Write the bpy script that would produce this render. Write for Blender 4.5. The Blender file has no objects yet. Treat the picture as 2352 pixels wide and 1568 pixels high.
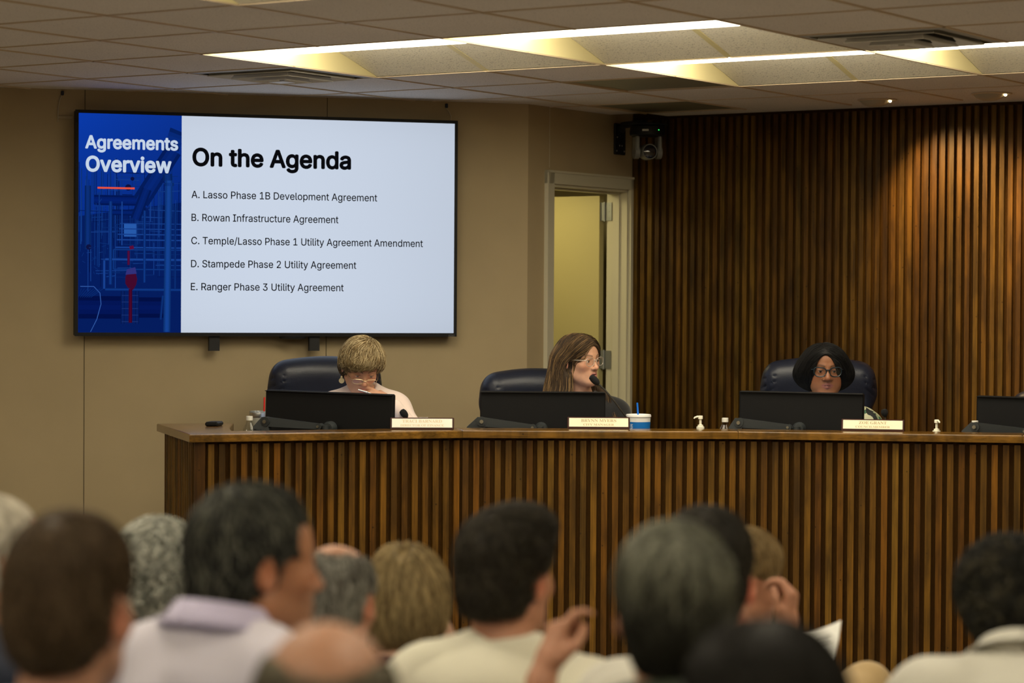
import bpy, math, random
import numpy as np
from mathutils import Matrix, Vector
from mathutils.geometry import interpolate_bezier, delaunay_2d_cdt
random.seed(7)
RS = np.random.RandomState(11)
SC = bpy.context.scene
COL = SC.collection

# ------------------------------------------------------------------ camera, world, exposure
ZC = 1.74                       # camera height
FPX = 5553.0                    # focal length in pixels of the 2352 px wide frame (85 mm)
PITCH, ROLL = -0.01734, 0.00629
_F = np.array([0, math.cos(PITCH), math.sin(PITCH)])
_R = np.array([1.0, 0, 0]); _U = np.cross(_R, _F)
_c, _s = math.cos(ROLL), math.sin(ROLL)
_R2 = _c * _R + _s * _U; _U2 = -_s * _R + _c * _U
cam_d = bpy.data.cameras.new('camera'); cam = bpy.data.objects.new('camera', cam_d); COL.objects.link(cam)
cam_d.sensor_width = 36.0; cam_d.lens = FPX * 36.0 / 2352.0
cam_d.clip_end = 60
cam.matrix_world = Matrix(((_R2[0], _U2[0], -_F[0], 0), (_R2[1], _U2[1], -_F[1], 0), (_R2[2], _U2[2], -_F[2], ZC), (0, 0, 0, 1)))
cam_d.dof.use_dof = True; cam_d.dof.focus_distance = 11.1; cam_d.dof.aperture_fstop = 2.8
SC.camera = cam
w = bpy.data.worlds.new('world'); SC.world = w; w.use_nodes = True
w.node_tree.nodes['Background'].inputs[0].default_value = (0.9, 0.8, 0.6, 1)
w.node_tree.nodes['Background'].inputs[1].default_value = 0.02
SC.view_settings.view_transform = 'Standard'; SC.view_settings.look = 'None'
SC.view_settings.gamma = 1.0; SC.view_settings.use_curve_mapping = False
SC.view_settings.exposure = 0.0
LENS_E = 9.0          # fluorescent lens radiance
SPOT_W = 72.0         # downlight power
TV_E = 1.0
FLUO = (1.0, 0.90, 0.70)


def ray(px, py):
    return _F + (px - 1176) / FPX * _R2 - (py - 784) / FPX * _U2

def at(px, py, D):               # point seen at a pixel, D metres ahead of the camera
    d = ray(px, py); p = d * (D / d[1]); p[2] += ZC
    return p

def atz(px, py, z):              # point seen at a pixel, at height z
    d = ray(px, py); p = d * ((z - ZC) / d[2]); p[2] += ZC
    return p

def atplane(px, py, p0, n):
    d = ray(px, py); o = np.array([0, 0, ZC]); t = np.dot(np.array(p0) - o, n) / np.dot(d, n)
    return o + d * t

# ------------------------------------------------------------------ materials
MATS = {}
def _new(name):
    m = bpy.data.materials.new(name); m.use_nodes = True
    nt = m.node_tree; b = nt.nodes['Principled BSDF']
    return m, nt, b

def mat(name, col, rough=0.5, metal=0.0, var=0.0, vscale=8.0, bump=0.0, bscale=60.0, spec=0.5, trans=0.0, ior=1.45, sub=0.0, stretch=None, coat=0.0):
    if name in MATS: return MATS[name]
    m, nt, b = _new(name)
    b.inputs['Base Color'].default_value = (*col, 1); b.inputs['Roughness'].default_value = rough
    b.inputs['Metallic'].default_value = metal; b.inputs['Specular IOR Level'].default_value = spec
    b.inputs['Transmission Weight'].default_value = trans; b.inputs['IOR'].default_value = ior
    b.inputs['Coat Weight'].default_value = coat
    if sub:
        b.inputs['Subsurface Weight'].default_value = sub; b.inputs['Subsurface Radius'].default_value = (0.012, 0.005, 0.003)
    tc = nt.nodes.new('ShaderNodeTexCoord'); mp = nt.nodes.new('ShaderNodeMapping')
    nt.links.new(tc.outputs['Object'], mp.inputs[0])
    if stretch: mp.inputs['Scale'].default_value = stretch
    if var:
        n = nt.nodes.new('ShaderNodeTexNoise'); n.inputs['Scale'].default_value = vscale; n.inputs['Detail'].default_value = 5
        nt.links.new(mp.outputs[0], n.inputs[0])
        r = nt.nodes.new('ShaderNodeValToRGB')
        r.color_ramp.elements[0].position = .3; r.color_ramp.elements[1].position = .7
        r.color_ramp.elements[0].color = (*[c * (1 - var) for c in col], 1); r.color_ramp.elements[1].color = (*[min(1, c * (1 + var)) for c in col], 1)
        nt.links.new(n.outputs[0], r.inputs[0]); nt.links.new(r.outputs[0], b.inputs['Base Color'])
    if bump:
        n2 = nt.nodes.new('ShaderNodeTexNoise'); n2.inputs['Scale'].default_value = bscale; n2.inputs['Detail'].default_value = 4
        nt.links.new(mp.outputs[0], n2.inputs[0])
        bp = nt.nodes.new('ShaderNodeBump'); bp.inputs['Strength'].default_value = bump; bp.inputs['Distance'].default_value = .01
        nt.links.new(n2.outputs[0], bp.inputs['Height']); nt.links.new(bp.outputs[0], b.inputs['Normal'])
    MATS[name] = m
    return m

def emit(name, col, strength):
    if name in MATS: return MATS[name]
    m = bpy.data.materials.new(name); m.use_nodes = True; nt = m.node_tree; nt.nodes.clear()
    e = nt.nodes.new('ShaderNodeEmission'); o = nt.nodes.new('ShaderNodeOutputMaterial')
    e.inputs[0].default_value = (*col, 1); e.inputs[1].default_value = strength
    nt.links.new(e.outputs[0], o.inputs[0]); MATS[name] = m
    return m

def attr_mat(name, rough=.5, spec=.5, sub=0.0, emission=None, noise=0.0, nscale=40, bump=0.0, bscale=200):
    """colour comes from the mesh's own per-vertex 'Col' (own colour of the thing)"""
    if name in MATS: return MATS[name]
    m, nt, b = _new(name)
    a = nt.nodes.new('ShaderNodeAttribute'); a.attribute_name = 'Col'
    src = a.outputs['Color']
    if emission is not None:
        nt.nodes.clear(); a = nt.nodes.new('ShaderNodeAttribute'); a.attribute_name = 'Col'
        e = nt.nodes.new('ShaderNodeEmission'); o = nt.nodes.new('ShaderNodeOutputMaterial'); e.inputs[1].default_value = emission
        nt.links.new(a.outputs['Color'], e.inputs[0]); nt.links.new(e.outputs[0], o.inputs[0]); MATS[name] = m
        return m
    if noise:
        n = nt.nodes.new('ShaderNodeTexNoise'); n.inputs['Scale'].default_value = nscale; n.inputs['Detail'].default_value = 4
        mr = nt.nodes.new('ShaderNodeMapRange'); mr.inputs[1].default_value = .25; mr.inputs[2].default_value = .75
        mr.inputs[3].default_value = 1 - noise; mr.inputs[4].default_value = 1 + noise
        tc = nt.nodes.new('ShaderNodeTexCoord'); nt.links.new(tc.outputs['Object'], n.inputs[0])
        nt.links.new(n.outputs[0], mr.inputs[0])
        vm = nt.nodes.new('ShaderNodeVectorMath'); vm.operation = 'SCALE'
        nt.links.new(src, vm.inputs[0]); nt.links.new(mr.outputs[0], vm.inputs['Scale']); src = vm.outputs[0]
    nt.links.new(src, b.inputs['Base Color'])
    b.inputs['Roughness'].default_value = rough; b.inputs['Specular IOR Level'].default_value = spec
    if sub:
        b.inputs['Subsurface Weight'].default_value = sub; b.inputs['Subsurface Radius'].default_value = (0.010, 0.004, 0.002)
    if bump:
        n2 = nt.nodes.new('ShaderNodeTexNoise'); n2.inputs['Scale'].default_value = bscale
        tc2 = nt.nodes.new('ShaderNodeTexCoord'); nt.links.new(tc2.outputs['Object'], n2.inputs[0])
        bp = nt.nodes.new('ShaderNodeBump'); bp.inputs['Strength'].default_value = bump; bp.inputs['Distance'].default_value = .003
        nt.links.new(n2.outputs[0], bp.inputs['Height']); nt.links.new(bp.outputs[0], b.inputs['Normal'])
    MATS[name] = m
    return m

def wood_mat(name, rough=.38, tint=(1, 1, 1), horizontal=False, coat=.15):
    """slat wood: per-slat colour attribute x long grain x dark blotches and nail specks"""
    m, nt, b = _new(name); L = nt.links
    tc = nt.nodes.new('ShaderNodeTexCoord')
    mp = nt.nodes.new('ShaderNodeMapping'); L.new(tc.outputs['Object'], mp.inputs[0])
    mp.inputs['Scale'].default_value = (3, 60, 60) if horizontal else (60, 60, 2.2)
    g = nt.nodes.new('ShaderNodeTexNoise'); g.inputs['Scale'].default_value = 1.6; g.inputs['Detail'].default_value = 6; g.inputs['Distortion'].default_value = .8
    L.new(mp.outputs[0], g.inputs[0])
    gr = nt.nodes.new('ShaderNodeMapRange'); gr.inputs[1].default_value = .3; gr.inputs[2].default_value = .72; gr.inputs[3].default_value = .62; gr.inputs[4].default_value = 1.25
    L.new(g.outputs[0], gr.inputs[0])
    mp2 = nt.nodes.new('ShaderNodeMapping'); L.new(tc.outputs['Object'], mp2.inputs[0]); mp2.inputs['Scale'].default_value = (14, 14, 4)
    n = nt.nodes.new('ShaderNodeTexNoise'); n.inputs['Scale'].default_value = 1.0; n.inputs['Detail'].default_value = 3; L.new(mp2.outputs[0], n.inputs[0])
    nr = nt.nodes.new('ShaderNodeMapRange'); nr.inputs[1].default_value = .36; nr.inputs[2].default_value = .6; nr.inputs[3].default_value = .55; nr.inputs[4].default_value = 1.08
    L.new(n.outputs[0], nr.inputs[0])
    v = nt.nodes.new('ShaderNodeTexVoronoi'); v.inputs['Scale'].default_value = 17; L.new(tc.outputs['Object'], v.inputs[0])
    vr = nt.nodes.new('ShaderNodeMapRange'); vr.inputs[1].default_value = .04; vr.inputs[2].default_value = .09; vr.inputs[3].default_value = .35; vr.inputs[4].default_value = 1
    L.new(v.outputs['Distance'], vr.inputs[0])
    a = nt.nodes.new('ShaderNodeAttribute'); a.attribute_name = 'Col'
    m1 = nt.nodes.new('ShaderNodeMath'); m1.operation = 'MULTIPLY'; L.new(gr.outputs[0], m1.inputs[0]); L.new(nr.outputs[0], m1.inputs[1])
    m2 = nt.nodes.new('ShaderNodeMath'); m2.operation = 'MULTIPLY'; L.new(m1.outputs[0], m2.inputs[0]); L.new(vr.outputs[0], m2.inputs[1])
    vm = nt.nodes.new('ShaderNodeVectorMath'); vm.operation = 'SCALE'; L.new(a.outputs['Color'], vm.inputs[0]); L.new(m2.outputs[0], vm.inputs['Scale'])
    vt = nt.nodes.new('ShaderNodeVectorMath'); vt.operation = 'MULTIPLY'; L.new(vm.outputs[0], vt.inputs[0]); vt.inputs[1].default_value = tint
    L.new(vt.outputs[0], b.inputs['Base Color'])
    b.inputs['Roughness'].default_value = rough; b.inputs['Coat Weight'].default_value = coat; b.inputs['Coat Roughness'].default_value = .18; b.inputs['Specular IOR Level'].default_value = .3 if horizontal else .22
    bp = nt.nodes.new('ShaderNodeBump'); bp.inputs['Strength'].default_value = .12; bp.inputs['Distance'].default_value = .002
    L.new(g.outputs[0], bp.inputs['Height']); L.new(bp.outputs[0], b.inputs['Normal'])
    MATS[name] = m
    return m

def tile_mat(name, col, dens=1.0):
    m, nt, b = _new(name); L = nt.links
    tc = nt.nodes.new('ShaderNodeTexCoord')
    n = nt.nodes.new('ShaderNodeTexNoise'); n.inputs['Scale'].default_value = 150 / dens; n.inputs['Detail'].default_value = 3; L.new(tc.outputs['Object'], n.inputs[0])
    n.inputs['Distortion'].default_value = .5
    r = nt.nodes.new('ShaderNodeMapRange'); r.inputs[1].default_value = .33; r.inputs[2].default_value = .43; r.inputs[3].default_value = .62; r.inputs[4].default_value = 1
    L.new(n.outputs[0], r.inputs[0])
    n2 = nt.nodes.new('ShaderNodeTexNoise'); n2.inputs['Scale'].default_value = 1.2; L.new(tc.outputs['Object'], n2.inputs[0])
    r2 = nt.nodes.new('ShaderNodeMapRange'); r2.inputs[3].default_value = .88; r2.inputs[4].default_value = 1.1; L.new(n2.outputs[0], r2.inputs[0])
    mu = nt.nodes.new('ShaderNodeMath'); mu.operation = 'MULTIPLY'; L.new(r.outputs[0], mu.inputs[0]); L.new(r2.outputs[0], mu.inputs[1])
    vm = nt.nodes.new('ShaderNodeVectorMath'); vm.operation = 'SCALE'; vm.inputs[0].default_value = col; L.new(mu.outputs[0], vm.inputs['Scale'])
    L.new(vm.outputs[0], b.inputs['Base Color']); b.inputs['Roughness'].default_value = .85
    bp = nt.nodes.new('ShaderNodeBump'); bp.inputs['Strength'].default_value = .35; bp.inputs['Distance'].default_value = .003
    L.new(n.outputs[0], bp.inputs['Height']); L.new(bp.outputs[0], b.inputs['Normal'])
    MATS[name] = m
    return m

# ------------------------------------------------------------------ object helpers
def link(name, me, m=None, parent=None, smooth=False):
    o = bpy.data.objects.new(name, me); COL.objects.link(o)
    if m is not None:
        for x in (m if isinstance(m, (list, tuple)) else [m]): me.materials.append(x)
    if parent is not None: o.parent = parent
    if smooth and me.polygons:
        me.polygons.foreach_set('use_smooth', np.ones(len(me.polygons), bool))
    return o

def tag(o, label, cat, group=None):
    o['label'] = label; o['category'] = cat
    if group: o['group'] = group
    return o

def struct(o):
    o['kind'] = 'structure'; return o

def empty(name, loc=(0, 0, 0), rz=0.0):
    o = bpy.data.objects.new(name, None); COL.objects.link(o); o.location = loc; o.rotation_euler = (0, 0, rz)
    o.empty_display_size = .1
    return o

def thing(name, label, cat, loc=(0, 0, 0), rz=0.0, group=None):
    return tag(empty(name, loc, rz), label, cat, group)

def mesh_np(name, V, Q, cols=None):
    V = np.asarray(V, np.float32); Q = np.asarray(Q, np.int32)
    me = bpy.data.meshes.new(name); n = len(V); k = Q.shape[1]
    me.vertices.add(n); me.vertices.foreach_set('co', V.ravel())
    me.loops.add(Q.size); me.loops.foreach_set('vertex_index', Q.ravel())
    me.polygons.add(len(Q)); me.polygons.foreach_set('loop_start', np.arange(0, Q.size, k, dtype=np.int32))
    me.polygons.foreach_set('loop_total', np.full(len(Q), k, np.int32))
    me.update(calc_edges=True); me.validate()
    if cols is not None: set_col(me, cols)
    return me

def set_col(me, cols):
    c = np.ones((len(me.vertices), 4), np.float32); c[:, :3] = cols
    a = me.color_attributes.new('Col', 'FLOAT_COLOR', 'POINT'); a.data.foreach_set('color', c.ravel())

class MB:
    """mesh builder: collects boxes, tubes, lathes, prisms into one mesh"""
    def __init__(self): self.v = []; self.f = []; self.c = []; self.sm = []
    def add(self, V, Fs, col=(1, 1, 1), smooth=False):
        o = len(self.v); self.v += [tuple(map(float, p)) for p in V]
        self.f += [tuple(i + o for i in f) for f in Fs]; self.c += [col] * len(V); self.sm += [smooth] * len(Fs)
    def box(self, c, s, rz=0.0, col=(1, 1, 1), M=None, bev=0.0):
        x, y, z = [a / 2 for a in s]
        if bev > 0:
            b = min(bev, .49 * min(s)); V = []
            for sz, zz in ((-z, 0), (-z + b, 1), (z - b, 1), (z, 0)):
                e = b if zz == 0 else 0
                ring = [(-x + e, -y + b + e * 0), (-x + b, -y + e), (x - b, -y + e), (x - e, -y + b), (x - e, y - b), (x - b, y - e), (-x + b, y - e), (-x + e, y - b)]
                V += [(a, d, sz) for a, d in ring]
            Fs = [tuple(range(7, -1, -1)), tuple(range(24, 32))]
            for k in range(3):
                for i in range(8): Fs.append((k * 8 + i, k * 8 + (i + 1) % 8, k * 8 + 8 + (i + 1) % 8, k * 8 + 8 + i))
        else:
            V = [(-x, -y, -z), (x, -y, -z), (x, y, -z), (-x, y, -z), (-x, -y, z), (x, -y, z), (x, y, z), (-x, y, z)]
            Fs = [(3, 2, 1, 0), (4, 5, 6, 7), (0, 1, 5, 4), (1, 2, 6, 5), (2, 3, 7, 6), (3, 0, 4, 7)]
        V = np.array(V)
        if M is not None: V = V @ np.array(M).T
        elif rz: cs, sn = math.cos(rz), math.sin(rz); V = V @ np.array([[cs, sn, 0], [-sn, cs, 0], [0, 0, 1]])
        self.add(V + np.array(c), Fs, col); return self
    def prism(self, poly, z0, z1, col=(1, 1, 1)):
        n = len(poly)
        a = sum(poly[i][0] * poly[(i + 1) % n][1] - poly[(i + 1) % n][0] * poly[i][1] for i in range(n))
        if a < 0: poly = poly[::-1]
        V = [(p[0], p[1], z0) for p in poly] + [(p[0], p[1], z1) for p in poly]
        self.add(V, [tuple(range(n - 1, -1, -1)), tuple(range(n, 2 * n))] + [(i, (i + 1) % n, n + (i + 1) % n, n + i) for i in range(n)], col); return self
    def tube(self, pts, r, n=10, col=(1, 1, 1), cap=True):
        pts = [np.array(p, float) for p in pts]; m = len(pts); rr = r if isinstance(r, (list, tuple)) else [r] * m
        V = []; up = None
        for i, p in enumerate(pts):
            t = pts[min(i + 1, m - 1)] - pts[max(i - 1, 0)]; t /= np.linalg.norm(t) + 1e-12
            if up is None: up = np.array([0, 0, 1.0]) if abs(t[2]) < .9 else np.array([1.0, 0, 0])
            a = np.cross(t, up); a /= np.linalg.norm(a) + 1e-12; b = np.cross(a, t); up = b
            V += [p + rr[i] * (a * math.cos(2 * math.pi * k / n) + b * math.sin(2 * math.pi * k / n)) for k in range(n)]
        Fs = [(i * n + k, i * n + (k + 1) % n, (i + 1) * n + (k + 1) % n, (i + 1) * n + k) for i in range(m - 1) for k in range(n)]
        if cap: Fs += [tuple(range(n - 1, -1, -1)), tuple(range((m - 1) * n, m * n))]
        self.add(V, Fs, col, True); return self
    def lathe(self, prof, n=24, c=(0, 0, 0), col=(1, 1, 1), M=None, cap=True):
        V = []
        for r, z in prof: V += [(r * math.cos(2 * math.pi * k / n), r * math.sin(2 * math.pi * k / n), z) for k in range(n)]
        V = np.array(V)
        if M is not None: V = V @ np.array(M).T
        m = len(prof); Fs = [(i * n + k, i * n + (k + 1) % n, (i + 1) * n + (k + 1) % n, (i + 1) * n + k) for i in range(m - 1) for k in range(n)]
        if cap: Fs += [tuple(range(n - 1, -1, -1)), tuple(range((m - 1) * n, m * n))]
        self.add(V + np.array(c), Fs, col, True); return self
    def quad(self, a, b, c, d, col=(1, 1, 1)):
        self.add([a, b, c, d], [(0, 1, 2, 3)], col); return self
    def build(self, name, m, parent=None, cols=False):
        me = bpy.data.meshes.new(name); me.from_pydata(self.v, [], self.f)
        me.polygons.foreach_set('use_smooth', self.sm)
        if cols: set_col(me, np.array(self.c, np.float32))
        me.update()
        if any(self.sm): me.set_sharp_from_angle(angle=math.radians(38))
        return link(name, me, m, parent)

# ------------------------------------------------------------------ signed-distance sculpting + surface nets
class Frame:
    def __init__(self, t=(0, 0, 0), yaw=0, pitch=0, roll=0, s=1.0):
        cy, sy = math.cos(yaw), math.sin(yaw); cp, sp = math.cos(pitch), math.sin(pitch); cr, sr = math.cos(roll), math.sin(roll)
        Rz = np.array([[cy, -sy, 0], [sy, cy, 0], [0, 0, 1]]); Rx = np.array([[1, 0, 0], [0, cp, -sp], [0, sp, cp]]); Ry = np.array([[cr, 0, sr], [0, 1, 0], [-sr, 0, cr]])
        self.R = Rz @ Rx @ Ry; self.t = np.array(t, float); self.s = s
    def w(self, p): return self.t + self.s * (self.R @ np.array(p, float))
    def W(self, P): return self.t + self.s * (np.asarray(P) @ self.R.T)
    def inv(self, P): return (np.asarray(P) - self.t) @ self.R / self.s
ID = Frame()

def ell(c, r, fr=ID, rot=None):
    cw = fr.w(c); R = fr.R if rot is None else fr.R @ rot; rr = np.array(r, float) * fr.s
    ext = np.sqrt(((R * rr) ** 2).sum(1))
    def f(P):
        l = (P - cw) @ R; a = l / rr; k0 = np.sqrt((a * a).sum(-1)) + 1e-9; b = a / rr; k1 = np.sqrt((b * b).sum(-1)) + 1e-9
        return k0 * (k0 - 1) / k1
    return f, cw - ext, cw + ext
def capsule(a, b, ra, rb=None, fr=ID):
    a = fr.w(a); b = fr.w(b); ra = ra * fr.s; rb = ra if rb is None else rb * fr.s; ba = b - a; bb = ba @ ba + 1e-12
    m = max(ra, rb)
    def f(P):
        pa = P - a; h = np.clip(pa @ ba / bb, 0, 1); q = pa - h[..., None] * ba
        return np.sqrt((q * q).sum(-1)) - (ra + (rb - ra) * h)
    return f, np.minimum(a, b) - m, np.maximum(a, b) + m
def rbox(c, h, r, fr=ID, rot=None):
    cw = fr.w(c); R = fr.R if rot is None else fr.R @ rot; hh = np.array(h, float) * fr.s - r * fr.s; r = r * fr.s
    ext = np.abs(R) @ (hh + r)
    def f(P):
        q = np.abs((P - cw) @ R) - hh
        return np.sqrt((np.maximum(q, 0) ** 2).sum(-1)) + np.minimum(q.max(-1), 0) - r
    return f, cw - ext, cw + ext

class Field:
    def __init__(self, lo, hi, res):
        self.lo = np.array(lo, float); self.res = res
        self.n = np.ceil((np.array(hi) - self.lo) / res).astype(int) + 2
        self.d = np.full(self.n, 1.0, np.float32)
    def _sub(self, lo, hi, pad):
        a = np.maximum(np.floor((lo - pad - self.lo) / self.res).astype(int), 0); b = np.minimum(np.ceil((hi + pad - self.lo) / self.res).astype(int) + 1, self.n)
        if (b <= a).any(): return None, None
        ax = [self.lo[i] + self.res * np.arange(a[i], b[i]) for i in range(3)]
        P = np.stack(np.meshgrid(*ax, indexing='ij'), -1)
        return (slice(a[0], b[0]), slice(a[1], b[1]), slice(a[2], b[2])), P
    def add(self, prim, k=.02, off=0.0):
        f, lo, hi = prim; sl, P = self._sub(lo, hi, k + abs(off) + 4 * self.res + .006)
        if sl is None: return self
        v = (f(P) - off).astype(np.float32); d = self.d[sl]
        h = np.maximum(k - np.abs(d - v), 0) / max(k, 1e-6)
        self.d[sl] = np.minimum(d, v) - h * h * k * .25; return self
    def sub(self, prim, k=.005, off=0.0):
        f, lo, hi = prim; sl, P = self._sub(lo, hi, k + 4 * self.res)
        if sl is None: return self
        v = -(f(P) - off).astype(np.float32); d = self.d[sl]
        h = np.maximum(k - np.abs(d - v), 0) / max(k, 1e-6)
        self.d[sl] = np.maximum(d, v) + h * h * k * .25; return self
    def sample(self, P):
        q = (P - self.lo) / self.res; i = np.clip(np.floor(q).astype(int), 0, self.n - 2); t = np.clip(q - i, 0, 1); o = 0
        for dx in (0, 1):
            for dy in (0, 1):
                for dz in (0, 1):
                    wgt = (t[:, 0] if dx else 1 - t[:, 0]) * (t[:, 1] if dy else 1 - t[:, 1]) * (t[:, 2] if dz else 1 - t[:, 2])
                    o = o + wgt * self.d[i[:, 0] + dx, i[:, 1] + dy, i[:, 2] + dz]
        return o
    def grad(self, P):
        e = self.res; g = np.stack([self.sample(P + np.eye(3)[k] * e) - self.sample(P - np.eye(3)[k] * e) for k in range(3)], -1)
        return g / (np.linalg.norm(g, axis=1, keepdims=True) + 1e-9)
    def mesh(self, smooth=1):
        d = self.d; d[0] = d[-1] = 1; d[:, 0] = d[:, -1] = 1; d[:, :, 0] = d[:, :, -1] = 1
        s = d < 0; c = np.zeros(self.n - 1, np.int8)
        for dx in (0, 1):
            for dy in (0, 1):
                for dz in (0, 1): c += s[dx:self.n[0] - 1 + dx, dy:self.n[1] - 1 + dy, dz:self.n[2] - 1 + dz]
        act = (c > 0) & (c < 8); idx = np.argwhere(act); vid = np.full(act.shape, -1, np.int32); vid[act] = np.arange(len(idx))
        acc = np.zeros((len(idx), 3)); cnt = np.zeros(len(idx))
        cor = [np.array((x, y, z)) for x in (0, 1) for y in (0, 1) for z in (0, 1)]
        for a in cor:
            for ax in range(3):
                if a[ax] == 0:
                    b = a.copy(); b[ax] = 1
                    da = d[tuple((idx + a).T)]; db = d[tuple((idx + b).T)]; m = (da < 0) != (db < 0)
                    t = np.where(m, da / np.where(m, da - db, 1), 0)
                    acc += m[:, None] * (a + t[:, None] * (b - a)); cnt += m
        V = self.lo + self.res * (idx + acc / cnt[:, None]); Q = []
        for ax in range(3):
            u, v = (ax + 1) % 3, (ax + 2) % 3
            A = np.take(s, range(self.n[ax] - 1), ax); B = np.take(s, range(1, self.n[ax]), ax)
            e = np.argwhere(A != B); e = e[(e[:, u] > 0) & (e[:, v] > 0) & (e[:, u] < self.n[u] - 1) & (e[:, v] < self.n[v] - 1)]
            sa = s[tuple(e.T)]; U_ = np.zeros(3, int); U_[u] = 1; V_ = np.zeros(3, int); V_[v] = 1
            q = np.stack([vid[tuple((e - U_ - V_).T)], vid[tuple((e - V_).T)], vid[tuple(e.T)], vid[tuple((e - U_).T)]], 1)
            q[~sa] = q[~sa][:, ::-1]; Q.append(q)
        Q = np.concatenate(Q)
        for _ in range(smooth):
            S = np.zeros_like(V); n = np.zeros(len(V))
            for i in range(4):
                a, b = Q[:, i], Q[:, (i + 1) % 4]
                for k in range(3): S[:, k] += np.bincount(a, V[b, k], len(V))
                n += np.bincount(a, minlength=len(V))
            V = V * .4 + .6 * S / np.maximum(n, 1)[:, None]
        return V, Q

def wavy(P, amp, scale, seed, n=9):
    r = np.random.RandomState(seed); o = 0
    for i in range(n):
        k = r.normal(size=3); k *= scale * r.uniform(.5, 1.6) / np.linalg.norm(k); o = o + np.sin(P @ k + r.uniform(0, 6.3))
    return amp * o / math.sqrt(n)

def strands_mesh(name, PL, rad, cols, taper=.35):
    """PL (n,m,3) polylines -> three-sided tapering tubes"""
    n, m, _ = PL.shape; T = np.gradient(PL, axis=1); T /= np.linalg.norm(T, axis=2, keepdims=True) + 1e-9
    up = np.array([.31, .57, .76]); A = np.cross(T, up); A /= np.linalg.norm(A, axis=2, keepdims=True) + 1e-9; B = np.cross(T, A)
    u = np.linspace(0, 1, m); prof = np.minimum(1, .5 + u * 3) * np.where(u > 1 - taper, np.maximum((1 - u) / taper, .08), 1)
    R = (np.asarray(rad)[:, None] * prof)[:, :, None]
    V = np.stack([PL + R * (A * math.cos(a) + B * math.sin(a)) for a in (0, 2.094, 4.189)], 2)
    i = np.arange(n)[:, None, None] * m * 3 + np.arange(m - 1)[None, :, None] * 3; k = np.arange(3)[None, None, :]; k2 = (k + 1) % 3
    Q = np.stack([i + k, i + k2, i + 3 + k2, i + 3 + k], -1).reshape(-1, 4)
    return mesh_np(name, V.reshape(-1, 3), Q, np.repeat(cols, m * 3, axis=0))

# ================================================================== ROOM
TS = 0.6096                                       # ceiling tile module
YAW = -0.58371
E1 = np.array([math.cos(YAW), math.sin(YAW)]); E2 = np.array([-math.sin(YAW), math.cos(YAW)]); P0 = np.array([-2.30911, 8.54799])
CZ = ZC + 1.01394                                 # ceiling height
PLZ = 0.30                                        # dais platform height
def ij(i, j): return P0 + TS * (i * E1 + j * E2)
def to_ij(p): d = (np.array(p[:2]) - P0) / TS; return np.array([d @ E1, d @ E2])

M_WALL = mat('tan_wall_paint', (0.40, 0.315, 0.185), .75, var=.04, vscale=3, bump=.05, bscale=300, spec=.25)
M_SEAM = mat('seam_dark', (0.10, 0.075, 0.04), .8)
M_BACKW = mat('back_room_paint', (0.42, 0.36, 0.20), .7, var=.03, vscale=3)
M_TILE = tile_mat('acoustic_tile', (0.80, 0.75, 0.69))
M_TILE2 = tile_mat('coffer_tile', (0.86, 0.82, 0.68), 1.15)
M_TBAR = mat('t_bar_tan', (0.62, 0.50, 0.34), .5)
M_CARPET = mat('carpet', (0.26, 0.23, 0.20), .95, var=.25, vscale=120, bump=.4, bscale=400)
M_TRIM = mat('cream_trim_paint', (0.56, 0.52, 0.38), .4, spec=.4)
M_BLACK = mat('black_plastic', (0.007, 0.007, 0.0075), .45, var=.15, vscale=300, spec=.25)
M_MATTE = mat('matte_black', (0.008, 0.008, 0.008), .6)
M_STEEL = mat('brushed_steel', (0.55, 0.55, 0.53), .32, metal=1.0)
M_HINGE = mat('worn_hinge_steel', (.30, .31, .29), .45, metal=.6)
M_WOOD = wood_mat('walnut_slats', rough=.5, coat=.0)
M_WOODT = wood_mat('walnut_top', rough=.22, horizontal=True, coat=.5)
M_WOODB = mat('dark_backing_board', (0.052, 0.0225, 0.0028), .7, spec=.12, var=.3, vscale=20, stretch=(30, 30, 2))

cL = math.radians(17.6); DL = np.array([math.cos(cL), math.sin(cL)]); NL = np.array([DL[1], -DL[0]])    # left (television) wall: direction, normal into the room
PC = np.array([0.078, 12.563])                    # convex corner between television wall and door wall
PS = ij(to_ij(PC)[0], 9.40)                       # corner between door wall and slat wall
PLE = PC - 5.2 * DL                               # far left end of the television wall
iL = to_ij(PLE)[0]
R1, R2_, R3 = ij(13.5, 9.40), ij(13.5, -13.2), ij(iL, -13.2)

def wall_box(mb, A, B, z0, z1, th=.12, out=1):
    """vertical slab from A to B; `out`=+1 puts the thickness on the left of A->B"""
    A = np.array(A); B = np.array(B); d = (B - A) / np.linalg.norm(B - A); n = np.array([-d[1], d[0]]) * th * out
    mb.prism([tuple(A), tuple(B), tuple(B + n), tuple(A + n)], z0, z1)

def simple_wall(name, A, B, out=1, m=None, z0=0.0):
    mb = MB(); wall_box(mb, A, B, z0, CZ + .25, out=out); return struct(mb.build(name, m or M_WALL))

wl = simple_wall('wall_left', PLE, PC)
sm = MB()
def seam_at(px, z0, z1):
    p = atplane(px, 600, np.r_[PC, 0], np.r_[NL, 0]); c = p[:2] + NL * .0006
    sm.box((c[0], c[1], (z0 + z1) / 2), (.004, .0012, z1 - z0), rz=cL)
seam_at(194, 0, CZ); seam_at(750, 0, CZ); seam_at(-400, 0, CZ)
struct(sm.build('trim_1', M_SEAM))
simple_wall('wall_left_side', R3, PLE); simple_wall('wall_right', R1, R2_); simple_wall('wall_rear', R2_, R3)

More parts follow.
